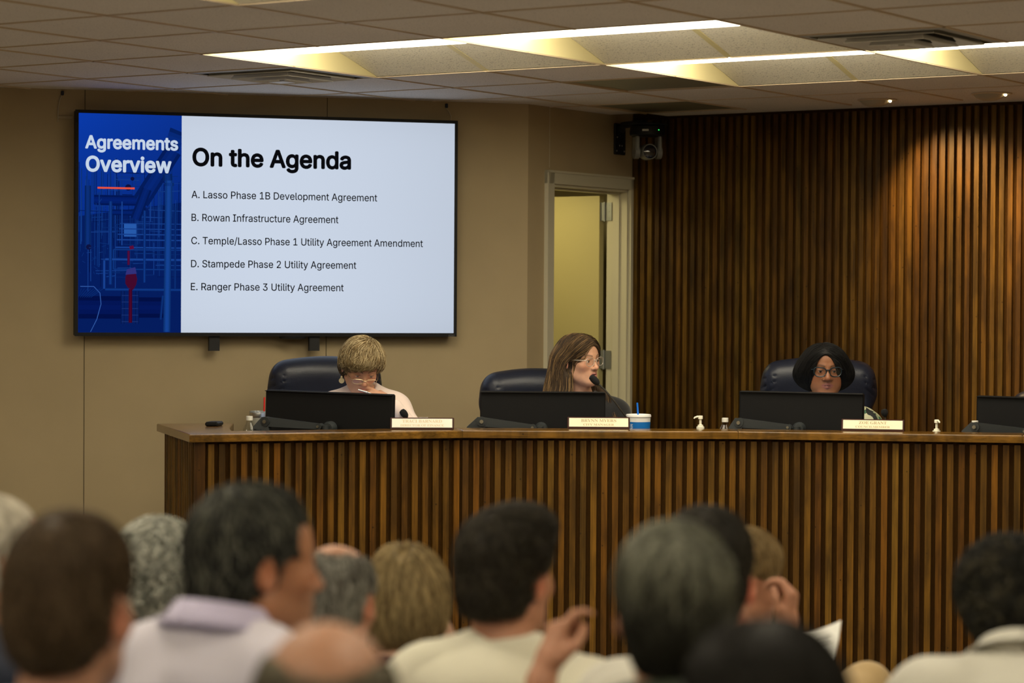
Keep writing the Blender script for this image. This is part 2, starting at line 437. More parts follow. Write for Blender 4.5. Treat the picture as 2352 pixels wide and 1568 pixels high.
# door wall with an opening
DO0, DO1, DZ0, DZ1 = .225, 1.025, PLZ, PLZ + 2.055    # opening along E2 from PC, and heights
def on_dw(t, off=0.0): return PC + E2 * t + E1 * off
tS = (PS - PC) @ E2
mb = MB(); wall_box(mb, on_dw(0), on_dw(DO0), 0, CZ + .25); wall_box(mb, on_dw(DO1), on_dw(tS), 0, CZ + .25); wall_box(mb, on_dw(DO0), on_dw(DO1), DZ1, CZ + .25)
wall_box(mb, on_dw(DO0), on_dw(DO1), 0, DZ0)
struct(mb.build('wall_door', M_WALL))
sm = MB(); c = on_dw(.205, .0008); sm.box((c[0], c[1], (DZ1 + CZ) / 2 + .04), (.0012, .003, CZ - DZ1 - .08), rz=YAW); struct(sm.build('trim_2', M_TRIM))
# casing and jambs
def dwbox(mb, t0, t1, o0, o1, z0, z1):
    mb.prism([tuple(on_dw(t0, o0)), tuple(on_dw(t1, o0)), tuple(on_dw(t1, o1)), tuple(on_dw(t0, o1))], z0, z1)
mb = MB()
CW = .066
dwbox(mb, DO0 - CW, DO0 + .004, .0, .018, DZ0, DZ1 + CW); dwbox(mb, DO1 - .004, DO1 + CW, .0, .018, DZ0, DZ1 + CW); dwbox(mb, DO0 - CW, DO1 + CW, .0, .018, DZ1 - .004, DZ1 + CW)
dwbox(mb, DO0 - CW, DO0 - CW + .012, .018, .024, DZ0, DZ1 + CW); dwbox(mb, DO1 + CW - .012, DO1 + CW, .018, .024, DZ0, DZ1 + CW); dwbox(mb, DO0 - CW, DO1 + CW, .018, .024, DZ1 + CW - .012, DZ1 + CW)
dwbox(mb, DO0, DO0 + .018, -.13, .0, DZ0, DZ1); dwbox(mb, DO1 - .018, DO1, -.13, .0, DZ0, DZ1); dwbox(mb, DO0, DO1, -.13, .0, DZ1 - .018, DZ1)
dwbox(mb, DO0 + .018, DO0 + .03, -.085, -.045, DZ0, DZ1 - .018); dwbox(mb, DO1 - .03, DO1 - .018, -.085, -.045, DZ0, DZ1 - .018); dwbox(mb, DO0 + .018, DO1 - .018, -.085, -.045, DZ1 - .03, DZ1 - .018)
struct(mb.build('trim_3', M_TRIM))
# door leaf, opened into the room behind; hinged on the right jamb
M_DOOR = mat('door_paint', (0.50, 0.435, 0.20), .45, var=.02, vscale=2)
hp = on_dw(DO1 - .02, -.152)
door = struct(empty('door_1', (hp[0], hp[1], 0), YAW + math.pi + math.radians(-3)))
mb = MB(); mb.box((.012 + .385, -.0, (DZ0 + DZ1 - .03) / 2), (.77, .044, DZ1 - DZ0 - .04)); mb.build('door_leaf', M_DOOR, door)
for k, pxy in enumerate(((1391, 485), (1391, 826), (1391, 1150))):
    zc = at(*pxy, 13.42)[2]
    mb = MB(); mb.tube([(-.012, .008, zc - .054), (-.012, .008, zc + .054)], .0065, 10)
    for q in (-.03, -.01, .01, .03): mb.tube([(-.012, .008, zc + q - .001), (-.012, .008, zc + q + .001)], .0072, 10)
    mb.box((.0105, -.002, zc), (.003, .036, .1)); mb.box((.0, .008, zc), (.02, .003, .1))
    mb.box((-.036, .0005, zc), (.04, .003, .1))
    for q in (-.035, 0, .035): mb.tube([(-.038, .002, zc + q), (-.038, .0035, zc + q)], .004, 8); mb.tube([(.0085, -.01, zc + q), (.0075, -.01, zc + q)], .004, 8)
    mb.build('hinge', M_HINGE, door)
# room behind the door
bA, bB, bC, bD = on_dw(.03, -.125), on_dw(1.9, -.125), on_dw(1.9, -2.4), on_dw(-1.2, -2.4)
mb = MB(); wall_box(mb, bB, bC, PLZ, CZ); wall_box(mb, bC, bD, PLZ, CZ); wall_box(mb, bD, bA, PLZ, CZ)
struct(mb.build('wall_back_room', M_BACKW))
mb = MB(); mb.prism([tuple(p) for p in (bA, bB, bC, bD)], CZ - .22, CZ - .2); struct(mb.build('ceiling_back_room', M_BACKW))
mb = MB(); mb.prism([tuple(p) for p in (bA, bB, bC, bD)], PLZ - .05, PLZ); struct(mb.build('floor_back_room', M_CARPET))
ld = bpy.data.lights.new('back_room_lamp', 'AREA'); ld.energy = 9; ld.color = (1.0, .86, .45); ld.size = .5
lo = bpy.data.objects.new('back_room_lamp', ld); COL.objects.link(lo); p = on_dw(.38, -.55); lo.location = (p[0], p[1], CZ - .25)

# slat wall
def wood_cols(n, seed, base=(0.150, 0.067, 0.0055)):
    r = np.random.RandomState(seed); out = []
    for i in range(n):
        v = r.uniform(.62, 1.25); h = r.uniform(-1, 1)
        out.append((base[0] * v, base[1] * v * (1 + .13 * h), base[2] * v * (1 + .35 * h)))
    return out
PITCHW, SLW, SLD = .0457, .0252, .019
mb = MB(); wall_box(mb, PS, R1, 0, CZ + .25); struct(mb.build('wall_back', M_WOODB))
mb = MB(); n = int(np.linalg.norm(R1 - PS) / PITCHW); cs = wood_cols(n, 3, (0.106, 0.050, 0.0042))  # same wood as the dais, darkened here to imitate weaker light
rr = np.random.RandomState(4)
for k in range(n):
    c = PS + E1 * (.03 + k * PITCHW + rr.uniform(-.0018, .0018)) - E2 * (SLD / 2 + .001)
    mb.box((c[0], c[1], (PLZ + CZ - .012) / 2 + rr.uniform(-.003, .003)), (SLW, SLD, CZ - .02 - PLZ), rz=YAW, col=cs[k])
struct(mb.build('trim_4', M_WOOD, cols=True))

# floor, dais platform
mb = MB(); mb.prism([tuple(p) for p in (PLE, PC, PS, R1, R2_, R3)], -.05, 0); struct(mb.build('floor', M_CARPET))

# ceiling
COFFERS = [(2, -1), (0, 3), (2, 3), (2, 5), (4, 5), (6, -1), (10, -1), (4, -5), (8, -5), (0, -5), (6, -9), (10, -9), (2, -9), (9, 3), (-3, -2)]
VENTS = [(-1, 4), (4, 4)]; RETURNS = [(1, 6), (0, 8)]
taken = {(a + x, b + y) for a, b in COFFERS for x in (0, 1) for y in (0, 1)} | set(VENTS) | set(RETURNS)
mb = MB(); bars = MB()
def q3(p, z): return (p[0], p[1], z)
def inroom(i, j):
    t = ij(i, j); return (t - PC) @ NL > -.75 and i > iL - 1
for i in range(int(iL) - 2, 14):
    for j in range(-14, 11):
        if j >= 9 and False: continue
        if not (inroom(i + .5, j + .5) or i >= 0): continue
        if i < -1 and j > 8: continue
        if (i, j) not in taken:
            a, b, c, d = ij(i, j), ij(i, j + 1), ij(i + 1, j + 1), ij(i + 1, j)
            mb.quad(q3(a, CZ), q3(b, CZ), q3(c, CZ), q3(d, CZ))
            mb.quad(q3(a, CZ + .02), q3(d, CZ + .02), q3(c, CZ + .02), q3(b, CZ + .02))
struct(mb.build('ceiling', M_TILE))
inside = lambda i, j: any((i, j) == (a + 1, b + y) for a, b in COFFERS for y in (0, 1))
insidej = lambda i, j: any((i, j) == (a + x, b + 1) for a, b in COFFERS for x in (0, 1))
for i in range(int(iL), 14):
    for j in range(-13, 9):
        if inroom(i, j + .5) and not inside(i, j):
            c = ij(i, j + .5); bars.box((c[0], c[1], CZ - .0025), (.0135, TS + .0135, .005), rz=YAW)
        if inroom(i + .5, j) and not insidej(i, j):
            c = ij(i + .5, j); bars.box((c[0], c[1], CZ - .002), (TS - .0135, .0105, .004), rz=YAW)
struct(bars.build('trim_5', M_TBAR))
mb = MB(); mb.prism([tuple(p) for p in (PLE - .3 * E1, PC - .1 * E1, PS - .1 * E1 + .1 * E2, R1 + .1 * E1 + .1 * E2, R2_ + .1 * E1 - .1 * E2, R3 - .3 * E1 - .1 * E2)], CZ + .30, CZ + .32)
struct(mb.build('roof_deck', M_MATTE))

M_LENS = emit('fluorescent_lens', FLUO, LENS_E)
M_COFF = mat('coffer_cream_paint', (0.74, 0.66, 0.36), .45)
L2 = 2 * TS
CLAB = {(2, -1): 'lit ceiling coffer cut off by the top edge, cream end showing', (0, 3): 'leftmost lit ceiling coffer, directly behind the square air diffuser over the screen',
        (2, 3): 'largest lit ceiling coffer with the brightest long tube lens', (2, 5): 'lit ceiling coffer above the security camera and dark grey return panel',
        (4, 5): 'rightmost lit ceiling coffer, beside the shadowed air diffuser'}
for (a, b) in COFFERS:
    p = ij(a, b); vis = (a, b) in CLAB
    t = thing('ceiling_light', CLAB.get((a, b), 'lit ceiling coffer over the audience, outside the picture'), 'ceiling light', (p[0], p[1], CZ), YAW, 'recessed lit ceiling coffers')
    m = MB(); lp = [(.03, .055), (.05, .048), (.60, .048), (.64, .06), (.662, .10), (.665, .15), (.03, .15)]; xa_, xb_ = .014, L2 - .014
    m.add([(xa_, y, z) for y, z in lp] + [(xb_, y, z) for y, z in lp], [tuple(range(7)), tuple(range(13, 6, -1))] + [(i, 7 + i, 7 + (i + 1) % 7, (i + 1) % 7) for i in range(7)]); m.build('lens', M_LENS, t)
    m = MB()
    for x in (.004, L2 - .004):
        m.add([(x - .004, .0, 0), (x - .004, L2, 0), (x - .004, .67, .17), (x - .004, 0, .17), (x + .004, .0, 0), (x + .004, L2, 0), (x + .004, .67, .17), (x + .004, 0, .17)],
              [(0, 1, 2, 3), (7, 6, 5, 4), (0, 4, 5, 1), (1, 5, 6, 2), (2, 6, 7, 3), (3, 7, 4, 0)])
    m.box((L2 / 2, .004, .085), (L2 - .016, .008, .17)); m.box((L2 / 2, .336, .174), (L2, .67, .008))
    m.build('housing', M_COFF, t)
    for x0 in (.01, L2 / 2 + .012):
        m = MB(); x1 = x0 + L2 / 2 - .022
        m.add([(x0, L2 - .006, .002), (x1, L2 - .006, .002), (x1, .675, .164), (x0, .675, .164), (x0, L2 - .002, .014), (x1, L2 - .002, .014), (x1, .68, .176), (x0, .68, .176)],
              [(0, 1, 2, 3), (7, 6, 5, 4), (0, 4, 5, 1), (1, 5, 6, 2), (2, 6, 7, 3), (3, 7, 4, 0)])
        m.build('sloped_panel', M_TILE2, t)
    m = MB(); x0, x1 = L2 / 2 - .014, L2 / 2 + .014
    m.add([(x0, L2 - .004, .0), (x1, L2 - .004, .0), (x1, .675, .160), (x0, .675, .160), (x0, L2 - .002, .012), (x1, L2 - .002, .012), (x1, .68, .172), (x0, .68, .172)],
          [(0, 1, 2, 3), (7, 6, 5, 4), (0, 4, 5, 1), (1, 5, 6, 2), (2, 6, 7, 3), (3, 7, 4, 0)])
    m.build('divider_bar', M_COFF, t)

M_VENT = mat('vent_enamel', (0.80, 0.80, 0.77), .45); M_VENTD = mat('duct_and_gap_shade', (0.03, 0.03, 0.025), .8)
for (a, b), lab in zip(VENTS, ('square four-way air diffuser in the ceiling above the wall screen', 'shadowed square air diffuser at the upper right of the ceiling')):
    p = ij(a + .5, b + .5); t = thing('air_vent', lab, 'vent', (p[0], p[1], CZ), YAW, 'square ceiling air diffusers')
    m = MB()
    for k in range(4):
        an = k * math.pi / 2; c, s = math.cos(an), math.sin(an); R = [[c, -s, 0], [s, c, 0], [0, 0, 1]]
        V = np.array([(-.3, -.3, -.002), (.3, -.3, -.002), (.265, -.265, -.006), (-.265, -.265, -.006)]) @ np.array(R).T; m.add(V, [(3, 2, 1, 0), (0, 1, 2, 3)])
    m.build('frame', M_VENT, t)
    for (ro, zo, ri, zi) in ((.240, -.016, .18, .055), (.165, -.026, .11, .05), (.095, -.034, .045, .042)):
        m = MB()
        for k in range(4):
            an = k * math.pi / 2; c, s = math.cos(an), math.sin(an); R = np.array([[c, -s, 0], [s, c, 0], [0, 0, 1]])
            V = np.array([(-ro, -ro, zo), (ro, -ro, zo), (ri, -ri, zi), (-ri, -ri, zi), (-ro, -ro, zo + .004), (ro, -ro, zo + .004), (ri, -ri, zi + .004), (-ri, -ri, zi + .004)]) @ R.T
            m.add(V, [(3, 2, 1, 0), (4, 5, 6, 7), (0, 1, 5, 4), (2, 3, 7, 6)])
        m.build('louver', M_VENT, t)
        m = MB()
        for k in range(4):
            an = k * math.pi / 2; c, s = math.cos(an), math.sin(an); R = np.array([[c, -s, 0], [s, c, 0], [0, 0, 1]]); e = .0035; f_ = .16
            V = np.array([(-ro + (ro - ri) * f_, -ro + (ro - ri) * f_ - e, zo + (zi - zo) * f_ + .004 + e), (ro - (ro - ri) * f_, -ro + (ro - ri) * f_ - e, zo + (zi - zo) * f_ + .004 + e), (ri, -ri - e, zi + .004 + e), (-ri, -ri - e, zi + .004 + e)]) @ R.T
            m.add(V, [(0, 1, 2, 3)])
        m.build('louver_gap_shade', M_VENTD, t)  # dark sheets on the louver backs, painted shade for the gaps
    m = MB(); m.box((0, 0, .10), (.6, .6, .01)); m.build('duct', M_VENTD, t)
    m = MB(); m.box((0, 0, -.034), (.085, .085, .003)); m.tube([(0, 0, -.033), (0, 0, .1)], .012, 10); m.build('centre_plate', M_VENT, t)
M_RET = mat('return_panel', (0.20, 0.19, 0.13), .5, var=.08, vscale=150)
for (a, b), lab in zip(RETURNS, ('dark grey flat return-air panel beside the third lit coffer', 'dark olive return-air panel in the ceiling above the security camera')):
    p = ij(a + .5, b + .5); t = thing('return_air_panel', lab, 'vent', (p[0], p[1], CZ), YAW, 'dark return-air ceiling panels')
    m = MB(); m.box((0, 0, .007), (.585, .585, .006)); m.build('panel', M_RET, t)
    m = MB()
    for s in (-1, 1): m.box((s * .2985, 0, .003), (.011, .608, .010)); m.box((0, s * .2985, .003), (.586, .011, .010))
    m.build('frame', M_TBAR, t)

# downlights washing the slat wall
M_CAN = mat('downlight_can', (0.42, 0.37, 0.28), .4); M_BULB = emit('halogen_bulb', (1.0, .78, .42), 9)
DLP = [atz(2015, 228.5, CZ)[:2], atz(2278, 214.0, CZ)[:2]]
dstep = DLP[1] - DLP[0]
DLP += [DLP[1] + dstep * k for k in (1, 2, 3)]
for k, p in enumerate(DLP):
    lab = ('round recessed downlight in front of the slat wall, left of two', 'round recessed downlight near the right edge of the ceiling')[k] if k < 2 else 'round recessed downlight before the slat wall beyond the right edge'
    t = thing('downlight', lab, 'ceiling light', (p[0], p[1], CZ), YAW, 'round recessed downlights')
    m = MB(); m.lathe([(.098, -.001), (.098, -.006), (.080, -.008), (.078, -.001)], 32, cap=False); m.build('trim_ring', M_TBAR, t)
    m = MB(); m.lathe([(.079, -.006), (.06, -.024), (.035, -.034), (.0, -.037)], 32, c=(-.012, .0, .0), cap=False); m.build('eyeball', M_CAN, t)
    m = MB(); m.lathe([(.0, .007), (.006, .005), (.0085, 0), (.006, -.006), (.0, -.008)], 14, c=(.070, .0, -.010), cap=False); m.build('bulb', M_BULB, t)
    sd = bpy.data.lights.new('downlight_lamp', 'SPOT'); sd.energy = SPOT_W; sd.color = (1.0, .66, .30); sd.spot_size = math.radians(92); sd.spot_blend = .8; sd.shadow_soft_size = .03
    so = bpy.data.objects.new('downlight_lamp', sd); COL.objects.link(so)
    so.location = (p[0] + E1[0] * .06, p[1] + E1[1] * .06, CZ - .05)
    tgt = np.array([*(p + E2 * .44 + E1 * .30), CZ - .75]); dv = Vector(tgt - np.array(so.location)); so.rotation_euler = dv.to_track_quat('-Z', 'Y').to_euler()

# ================================================================== TELEVISION
TVO = .095; tvp0 = np.r_[PC + NL * TVO, 0]; tvn = np.r_[NL, 0]
cor = [atplane(x, y, tvp0, tvn) for x, y in ((174, 253.5), (1053, 275), (1047, 773), (170.5, 771.5))]
ucoord = lambda P: (P[:2] - tvp0[:2]) @ DL
u0 = (ucoord(cor[0]) + ucoord(cor[3])) / 2; u1 = (ucoord(cor[1]) + ucoord(cor[2])) / 2
v1 = (cor[0][2] + cor[1][2]) / 2; v0 = (cor[2][2] + cor[3][2]) / 2
TW, TH = u1 - u0, v1 - v0
tc_ = tvp0[:2] + DL * (u0 + u1) / 2
tv = thing('television', 'large wall-mounted flat screen showing the agenda slide', 'television', (tc_[0], tc_[1], v0), cL)
# local: x along the wall, y = away from viewer, z up
def tvloc(px, py): P = atplane(px, py, tvp0, tvn); return ucoord(P) - (u0 + u1) / 2, P[2] - v0
BZ = .016
m = MB(); m.box((0, .03, TH / 2), (TW, .05, TH), bev=.006); m.build('casing', M_BLACK, tv)
m = MB()
for s in (-1, 1): m.box((s * (TW / 2 - BZ / 2), .002, TH / 2), (BZ, .012, TH))
m.box((0, .002, TH - BZ / 2), (TW - 2 * BZ, .012, BZ)); m.box((0, .002, BZ / 2 + .001), (TW - 2 * BZ, .012, BZ + .002)); m.build('bezel', M_BLACK, tv)
m = MB(); m.box((0, .07, TH * .5), (.6, .035, .45)); m.build('wall_bracket', M_MATTE, tv)
for px in (494, 724):
    x, _ = tvloc(px, 780); m = MB(); m.box((x, .03, -.03), (.052, .03, .085)); m.build('mount_foot', M_MATTE, tv)
x, _ = tvloc(675, 775); m = MB(); m.lathe([(.07, .0), (.066, -.012), (.05, -.018)], 24, c=(x, .03, .002)); m.build('sensor_pod', M_MATTE, tv)
# slide
SX0, SX1, SZ0, SZ1 = -TW / 2 + BZ, TW / 2 - BZ, BZ + .002, TH - BZ
M_SCR = attr_mat('screen_picture', emission=TV_E)
XS = tvloc(416.5, 520)[0]
def grid_quad(mb, x0, x1, z0, z1, nx, nz, f, y):
    for a in range(nx):
        for b in range(nz):
            xa, xb = x0 + (x1 - x0) * a / nx, x0 + (x1 - x0) * (a + 1) / nx; za, zb = z0 + (z1 - z0) * b / nz, z0 + (z1 - z0) * (b + 1) / nz
            o = len(mb.v); mb.v += [(xa, y, za), (xb, y, za), (xb, y, zb), (xa, y, zb)]; mb.f.append((o, o + 1, o + 2, o + 3)); mb.sm.append(False)
            mb.c += [f(xx, zz) for xx, zz in ((xa, za), (xb, za), (xb, zb), (xa, zb))]
def white(x, z):
    u = (x - XS) / (SX1 - XS); v = (z - SZ0) / (SZ1 - SZ0)
    g = .94 + .05 * math.cos((u - .35) * 3) - .06 * (abs(v - .5) * 2) ** 6 - .05 * u * u
    return (.60 * g, .675 * g, .80 * g)
def blue(x, z):
    v = (z - SZ0) / (SZ1 - SZ0); u = (x - SX0) / (XS - SX0)
    g = .25 + .75 * v ** 1.2
    return (.0012 + .002 * v, .004 + .034 * g * (1.12 - .3 * u), .055 + .30 * g * (1.12 - .35 * u))
scr = MB(); grid_quad(scr, XS, SX1, SZ0, SZ1, 24, 16, white, -.0005); grid_quad(scr, SX0, XS, SZ0, SZ1, 10, 24, blue, -.0005)
screen = scr.build('screen', M_SCR, tv, cols=True)
# the pipework picture on the blue panel (a flat picture on the screen)
pic = MB(); lay = [0]
BW, BH = XS - SX0, SZ1 - SZ0
def pp(u, v): return (SX0 + BW * min(max(u, .003), .997), SZ0 + BH * min(max(1 - v, .003), .997))
def poly(pts, col):
    lay[0] += 1; y = -.0010 - lay[0] * .000006
    V = [(pp(u, v)[0], y, pp(u, v)[1]) for u, v in pts]; pic.add(V, [tuple(range(len(V)))], col)
def pipe(u0_, v0_, u1_, v1_, wd, c1, c2=None):
    du, dv = (u1_ - u0_) * BW, (v1_ - v0_) * BH; L = math.hypot(du, dv); nx, nz = -dv / L, du / L
    nb = 5; L0 = lay[0]
    for k in range(nb):
        a, b = -.5 + k / nb, -.5 + (k + 1) / nb; g = math.sin(math.pi * (k + .5) / nb); cc = tuple(c1[q] * (.45 + .75 * g) for q in range(3))
        o = lambda u, v, s: (u + nx * s * wd / BW, v + nz * s * wd / BH)
        lay[0] = L0; poly([o(u0_, v0_, a), o(u1_, v1_, a), o(u1_, v1_, b), o(u0_, v0_, b)], cc)
B1, B2, B3, BD = (.003, .024, .155), (.004, .032, .195), (.008, .048, .26), (.001, .007, .065)
rp = np.random.RandomState(5)
poly([(0, .47), (1, .40), (1, 1), (0, 1)], (.0015, .012, .11))
for k in range(90):                                  # far structural uprights
    u = rp.uniform(.0, .98); v = .2 + .3 * rp.rand(); pipe(u, v, u + rp.uniform(-.004, .004), v + rp.uniform(.1, .35), .0016 + .003 * rp.rand(), (B1, B2, B3, BD)[rp.randint(4)])
for k in range(60):
    v = .25 + .5 * rp.rand(); u = rp.uniform(0, .8); pipe(u, v, min(1, u + rp.uniform(.08, .35)), v + rp.uniform(-.006, .006), .0015 + .0025 * rp.rand(), (B1, B2, B3, BD)[rp.randint(4)])
poly([(.44, .50), (.56, .50), (.56, .56), (.44, .56)], (.02, .10, .40))
pipe(.62, .395, .15, .395, .05, (.001, .012, .13)); pipe(.60, .45, .3, .45, .028, (.001, .012, .12))
pipe(1.0, .12, .86, .10, .10, (.002, .02, .17)); pipe(.92, .16, .60, .40, .085, (.0016, .016, .15)); pipe(.66, .34, .55, .48, .05, (.0015, .014, .13))
for k, v in enumerate((.50, .525, .55, .575, .61)): pipe(.40 - .01 * k, v, 1.0, v, .004 + .001 * k, B3)
pipe(.34, .62, 1, .62, .008, B2); pipe(.34, .62, .34, .71, .008, B2); pipe(.34, .71, 1, .71, .007, B2)
pipe(.26, .665, 1, .665, .012, B3); pipe(.25, .67, .25, .80, .012, B3); pipe(.26, .803, 1, .803, .013, B2)
pipe(.31, .05 + .35, .31, .78, .016, B2); pipe(.09, .33, .09, .62, .03, B1); pipe(.20, .36, .20, .70, .006, B2); pipe(.64, .44, .64, .77, .012, B2); pipe(.42, .40, .42, .60, .007, B3)
pipe(.94, .42, .94, .80, .01, B1)
pipe(.0, .885, .42, .885, .11, (.001, .007, .085)); pipe(.58, .885, .86, .885, .10, (.001, .007, .085)); pipe(.82, .83, .80, .94, .012, B1)
for s in (-1, 1): pipe(.50 + s * .07, .81, .50 + s * .07, .96, .018, (.002, .012, .10))
for v in (.83, .86, .89, .92, .95): pipe(.42, v, .58, v, .004, (.01, .03, .16))
pipe(.505, .80, .505, .955, .017, (.055, .002, .02))
poly([(.455, .745), (.475, .725), (.555, .725), (.57, .755), (.56, .78), (.53, .805), (.48, .795), (.455, .775)], (.055, .003, .025))
poly([(.47, .71), (.55, .70), (.565, .73), (.455, .735)], (.03, .03, .19)); pipe(.485, .625, .485, .69, .012, (.07, .004, .04))
poly([(.49, .605), (.53, .60), (.54, .615), (.50, .62)], (.10, .004, .04))
for (u, v, r) in ((.48, .335, .026), (.52, .295, .016), (.10, .61, .022)):
    poly([(u + r * math.cos(a) * 1.2, v + r * math.sin(a) * .56) for a in np.linspace(0, 6.283, 14)[:-1]], (.004, .006, .05))
pipe(.86, .27, .865, .30, .045, B1); pipe(.875, .30, .86, 1.0, .034, (.006, .045, .24)); pipe(.88, .31, .88, .325, .046, B2)
cur = [(.02, .79), (.15, .79), (.21, .82), (.22, .87), (.18, .94), (.12, 1.0)]
for a, b in zip(cur, cur[1:]): pipe(*a, *b, .004, (.03, .10, .38))
for k in range(8): pipe(.03 + .03 * k, .80, -.02 + .02 * k, .84, .002, B2)
for k in range(26): pipe(*(lambda u, v: (u, v, u + rp.uniform(-.06, .06), v + rp.uniform(-.02, .02)))(rp.uniform(.02, .3), rp.uniform(.4, .75)), .002, (B2, B3)[rp.randint(2)])
pic.build('pipework_picture', M_SCR, screen, cols=True)
# lettering
FONTS = {}
def font(fn):
    if fn not in FONTS:
        try: FONTS[fn] = bpy.data.fonts.load(bpy.utils.system_resource('DATAFILES') + '/fonts/' + fn)
        except Exception: FONTS[fn] = None
    return FONTS[fn]
def text_mesh(txt, fn, bold=0.0, res=5):
    """outline of a line of text, filled by non-zero winding (variable fonts have overlapping contours)"""
    cu = bpy.data.curves.new('txt', 'FONT'); cu.body = txt
    f = font(fn) if fn else None
    if f: cu.font = f
    o = bpy.data.objects.new('txt', cu); COL.objects.link(o); bpy.context.view_layer.update()
    oc = o.evaluated_get(bpy.context.evaluated_depsgraph_get()).to_curve(bpy.context.evaluated_depsgraph_get())
    V = []; Ed = []; seg = []
    for sp in oc.splines:
        bp = sp.bezier_points; n = len(bp); pts = []
        if n:
            for k in range(n):
                a, b = bp[k], bp[(k + 1) % n]
                straight = (a.handle_right - a.co).cross(b.co - a.co).length < 1e-7 and (b.handle_left - b.co).cross(b.co - a.co).length < 1e-7
                pts += [tuple(q)[:2] for q in interpolate_bezier(a.co, a.handle_right, b.handle_left, b.co, 2 if straight else res)[:-1]]
        else: pts = [tuple(q.co)[:2] for q in sp.points]
        if len(pts) < 3: continue
        base = len(V); m_ = len(pts); V += pts; Ed += [(base + k, base + (k + 1) % m_) for k in range(m_)]
    bpy.data.objects.remove(o); bpy.data.curves.remove(cu)
    P = np.array(V); A = P[[e[0] for e in Ed]]; B = P[[e[1] for e in Ed]]
    vo, _, fo, *_r = delaunay_2d_cdt([Vector(p) for p in V], Ed, [], 0, 1e-6)
    VO = np.array([tuple(v) for v in vo]); keep = []
    C = np.array([VO[list(f)].mean(0) for f in fo])
    for k in range(0, len(C), 400):
        c = C[k:k + 400]; y = c[:, 1:2]; up = (A[:, 1] <= y) & (B[:, 1] > y); dn = (A[:, 1] > y) & (B[:, 1] <= y)
        side = (B[:, 0] - A[:, 0]) * (y - A[:, 1]) - (c[:, :1] - A[:, 0]) * (B[:, 1] - A[:, 1])
        wn = (up & (side > 0)).sum(1) - (dn & (side < 0)).sum(1); keep += list(np.nonzero(wn)[0] + k)
    F = [tuple(fo[k]) for k in keep]; W = []; G = []
    for d in ([(0, 0)] if not bold else [(math.cos(a) * bold, math.sin(a) * bold) for a in np.linspace(0, 6.283, 9)[:-1]] + [(0, 0)]):
        b0 = len(W); W += [(p[0] + d[0], p[1] + d[1]) for p in VO]; G += [tuple(i + b0 for i in f) for f in F]
    return np.array(W), G, P[:, 0].min() - bold, P[:, 0].max() + bold, bold
def place_text(name, lines, m, parent, y):
    """lines: (text, font, offset, x_left, x_right, z_base, cap_height); a mesh in the parent's x-z plane"""
    mb = MB()
    for txt, fn, off, xl, xr, zb, cap in lines:
        V, Fs, x0, x1, _b = text_mesh(txt, fn, off); H = text_mesh('\U0001D407' if fn == MATHF else 'H', fn)[0][:, 1].max()
        sx = (xr - xl) / (x1 - x0); sz = cap / H
        mb.add([((p[0] - x0) * sx + xl, y, zb + p[1] * sz) for p in V], [f[::-1] if sx * sz < 0 else f for f in Fs])
    o = mb.build(name, m, parent); return o
INTER = 'Inter.woff2'; MATHF = 'NotoSansMath-Regular.woff2'
PXM = TW / 879.0
def tl(txt, fn, off, pxl, pyb, pxr, cap):
    xl, zb = tvloc(pxl, pyb); xr, _ = tvloc(pxr, pyb); return (txt, fn, off, xl, xr, zb, cap * PXM)
M_TXB = emit('slide_black_text', (.003, .003, .004), TV_E); M_TXW = emit('slide_white_text', (.56, .66, .80), TV_E); M_TXO = emit('slide_orange_rule', (.75, .085, .05), TV_E)
place_text('slide_heading_text', [tl('On the Agenda', INTER, .027, 441.5, 379.5, 806, 37.5)], M_TXB, screen, -.0035)
for txt, x0, yb_, x1 in (('A. Lasso Phase 1B Development Agreement', 439.5, 454.5, 866), ('B. Rowan Infrastructure Agreement', 439.5, 507.2, 777),
        ('C. Temple/Lasso Phase 1 Utility Agreement Amendment', 439, 560.3, 971), ('D. Stampede Phase 2 Utility Agreement', 438.5, 613.3, 818), ('E. Ranger Phase 3 Utility Agreement', 438, 666, 789)):
    place_text('slide_list_text', [tl(txt, INTER, .007, x0, yb_, x1, 16)], M_TXB, screen, -.0035)
place_text('slide_title_text', [tl('Agreements', INTER, .027, 195.3, 339.4, 409, 27), tl('Overview', INTER, .027, 196.5, 392.2, 393.8, 32)], M_TXW, screen, -.0035)
m = MB(); (xa, za), (xb, _) = tvloc(223.8, 431), tvloc(309, 431); m.box(((xa + xb) / 2, -.0033, za), (xb - xa, .0006, 4.2 * PXM)); m.build('slide_orange_rule', M_TXO, screen)
M_LOGO = mat('logo_grey', (.16, .16, .17), .4)
place_text('maker_logo', [('VIZIO', INTER, .0, *(lambda a, b: (a[0], b[0], a[1]))(tvloc(1029, 772.3), tvloc(1043, 772.3)), 4.2 * PXM)], M_LOGO, tv, -.0046)

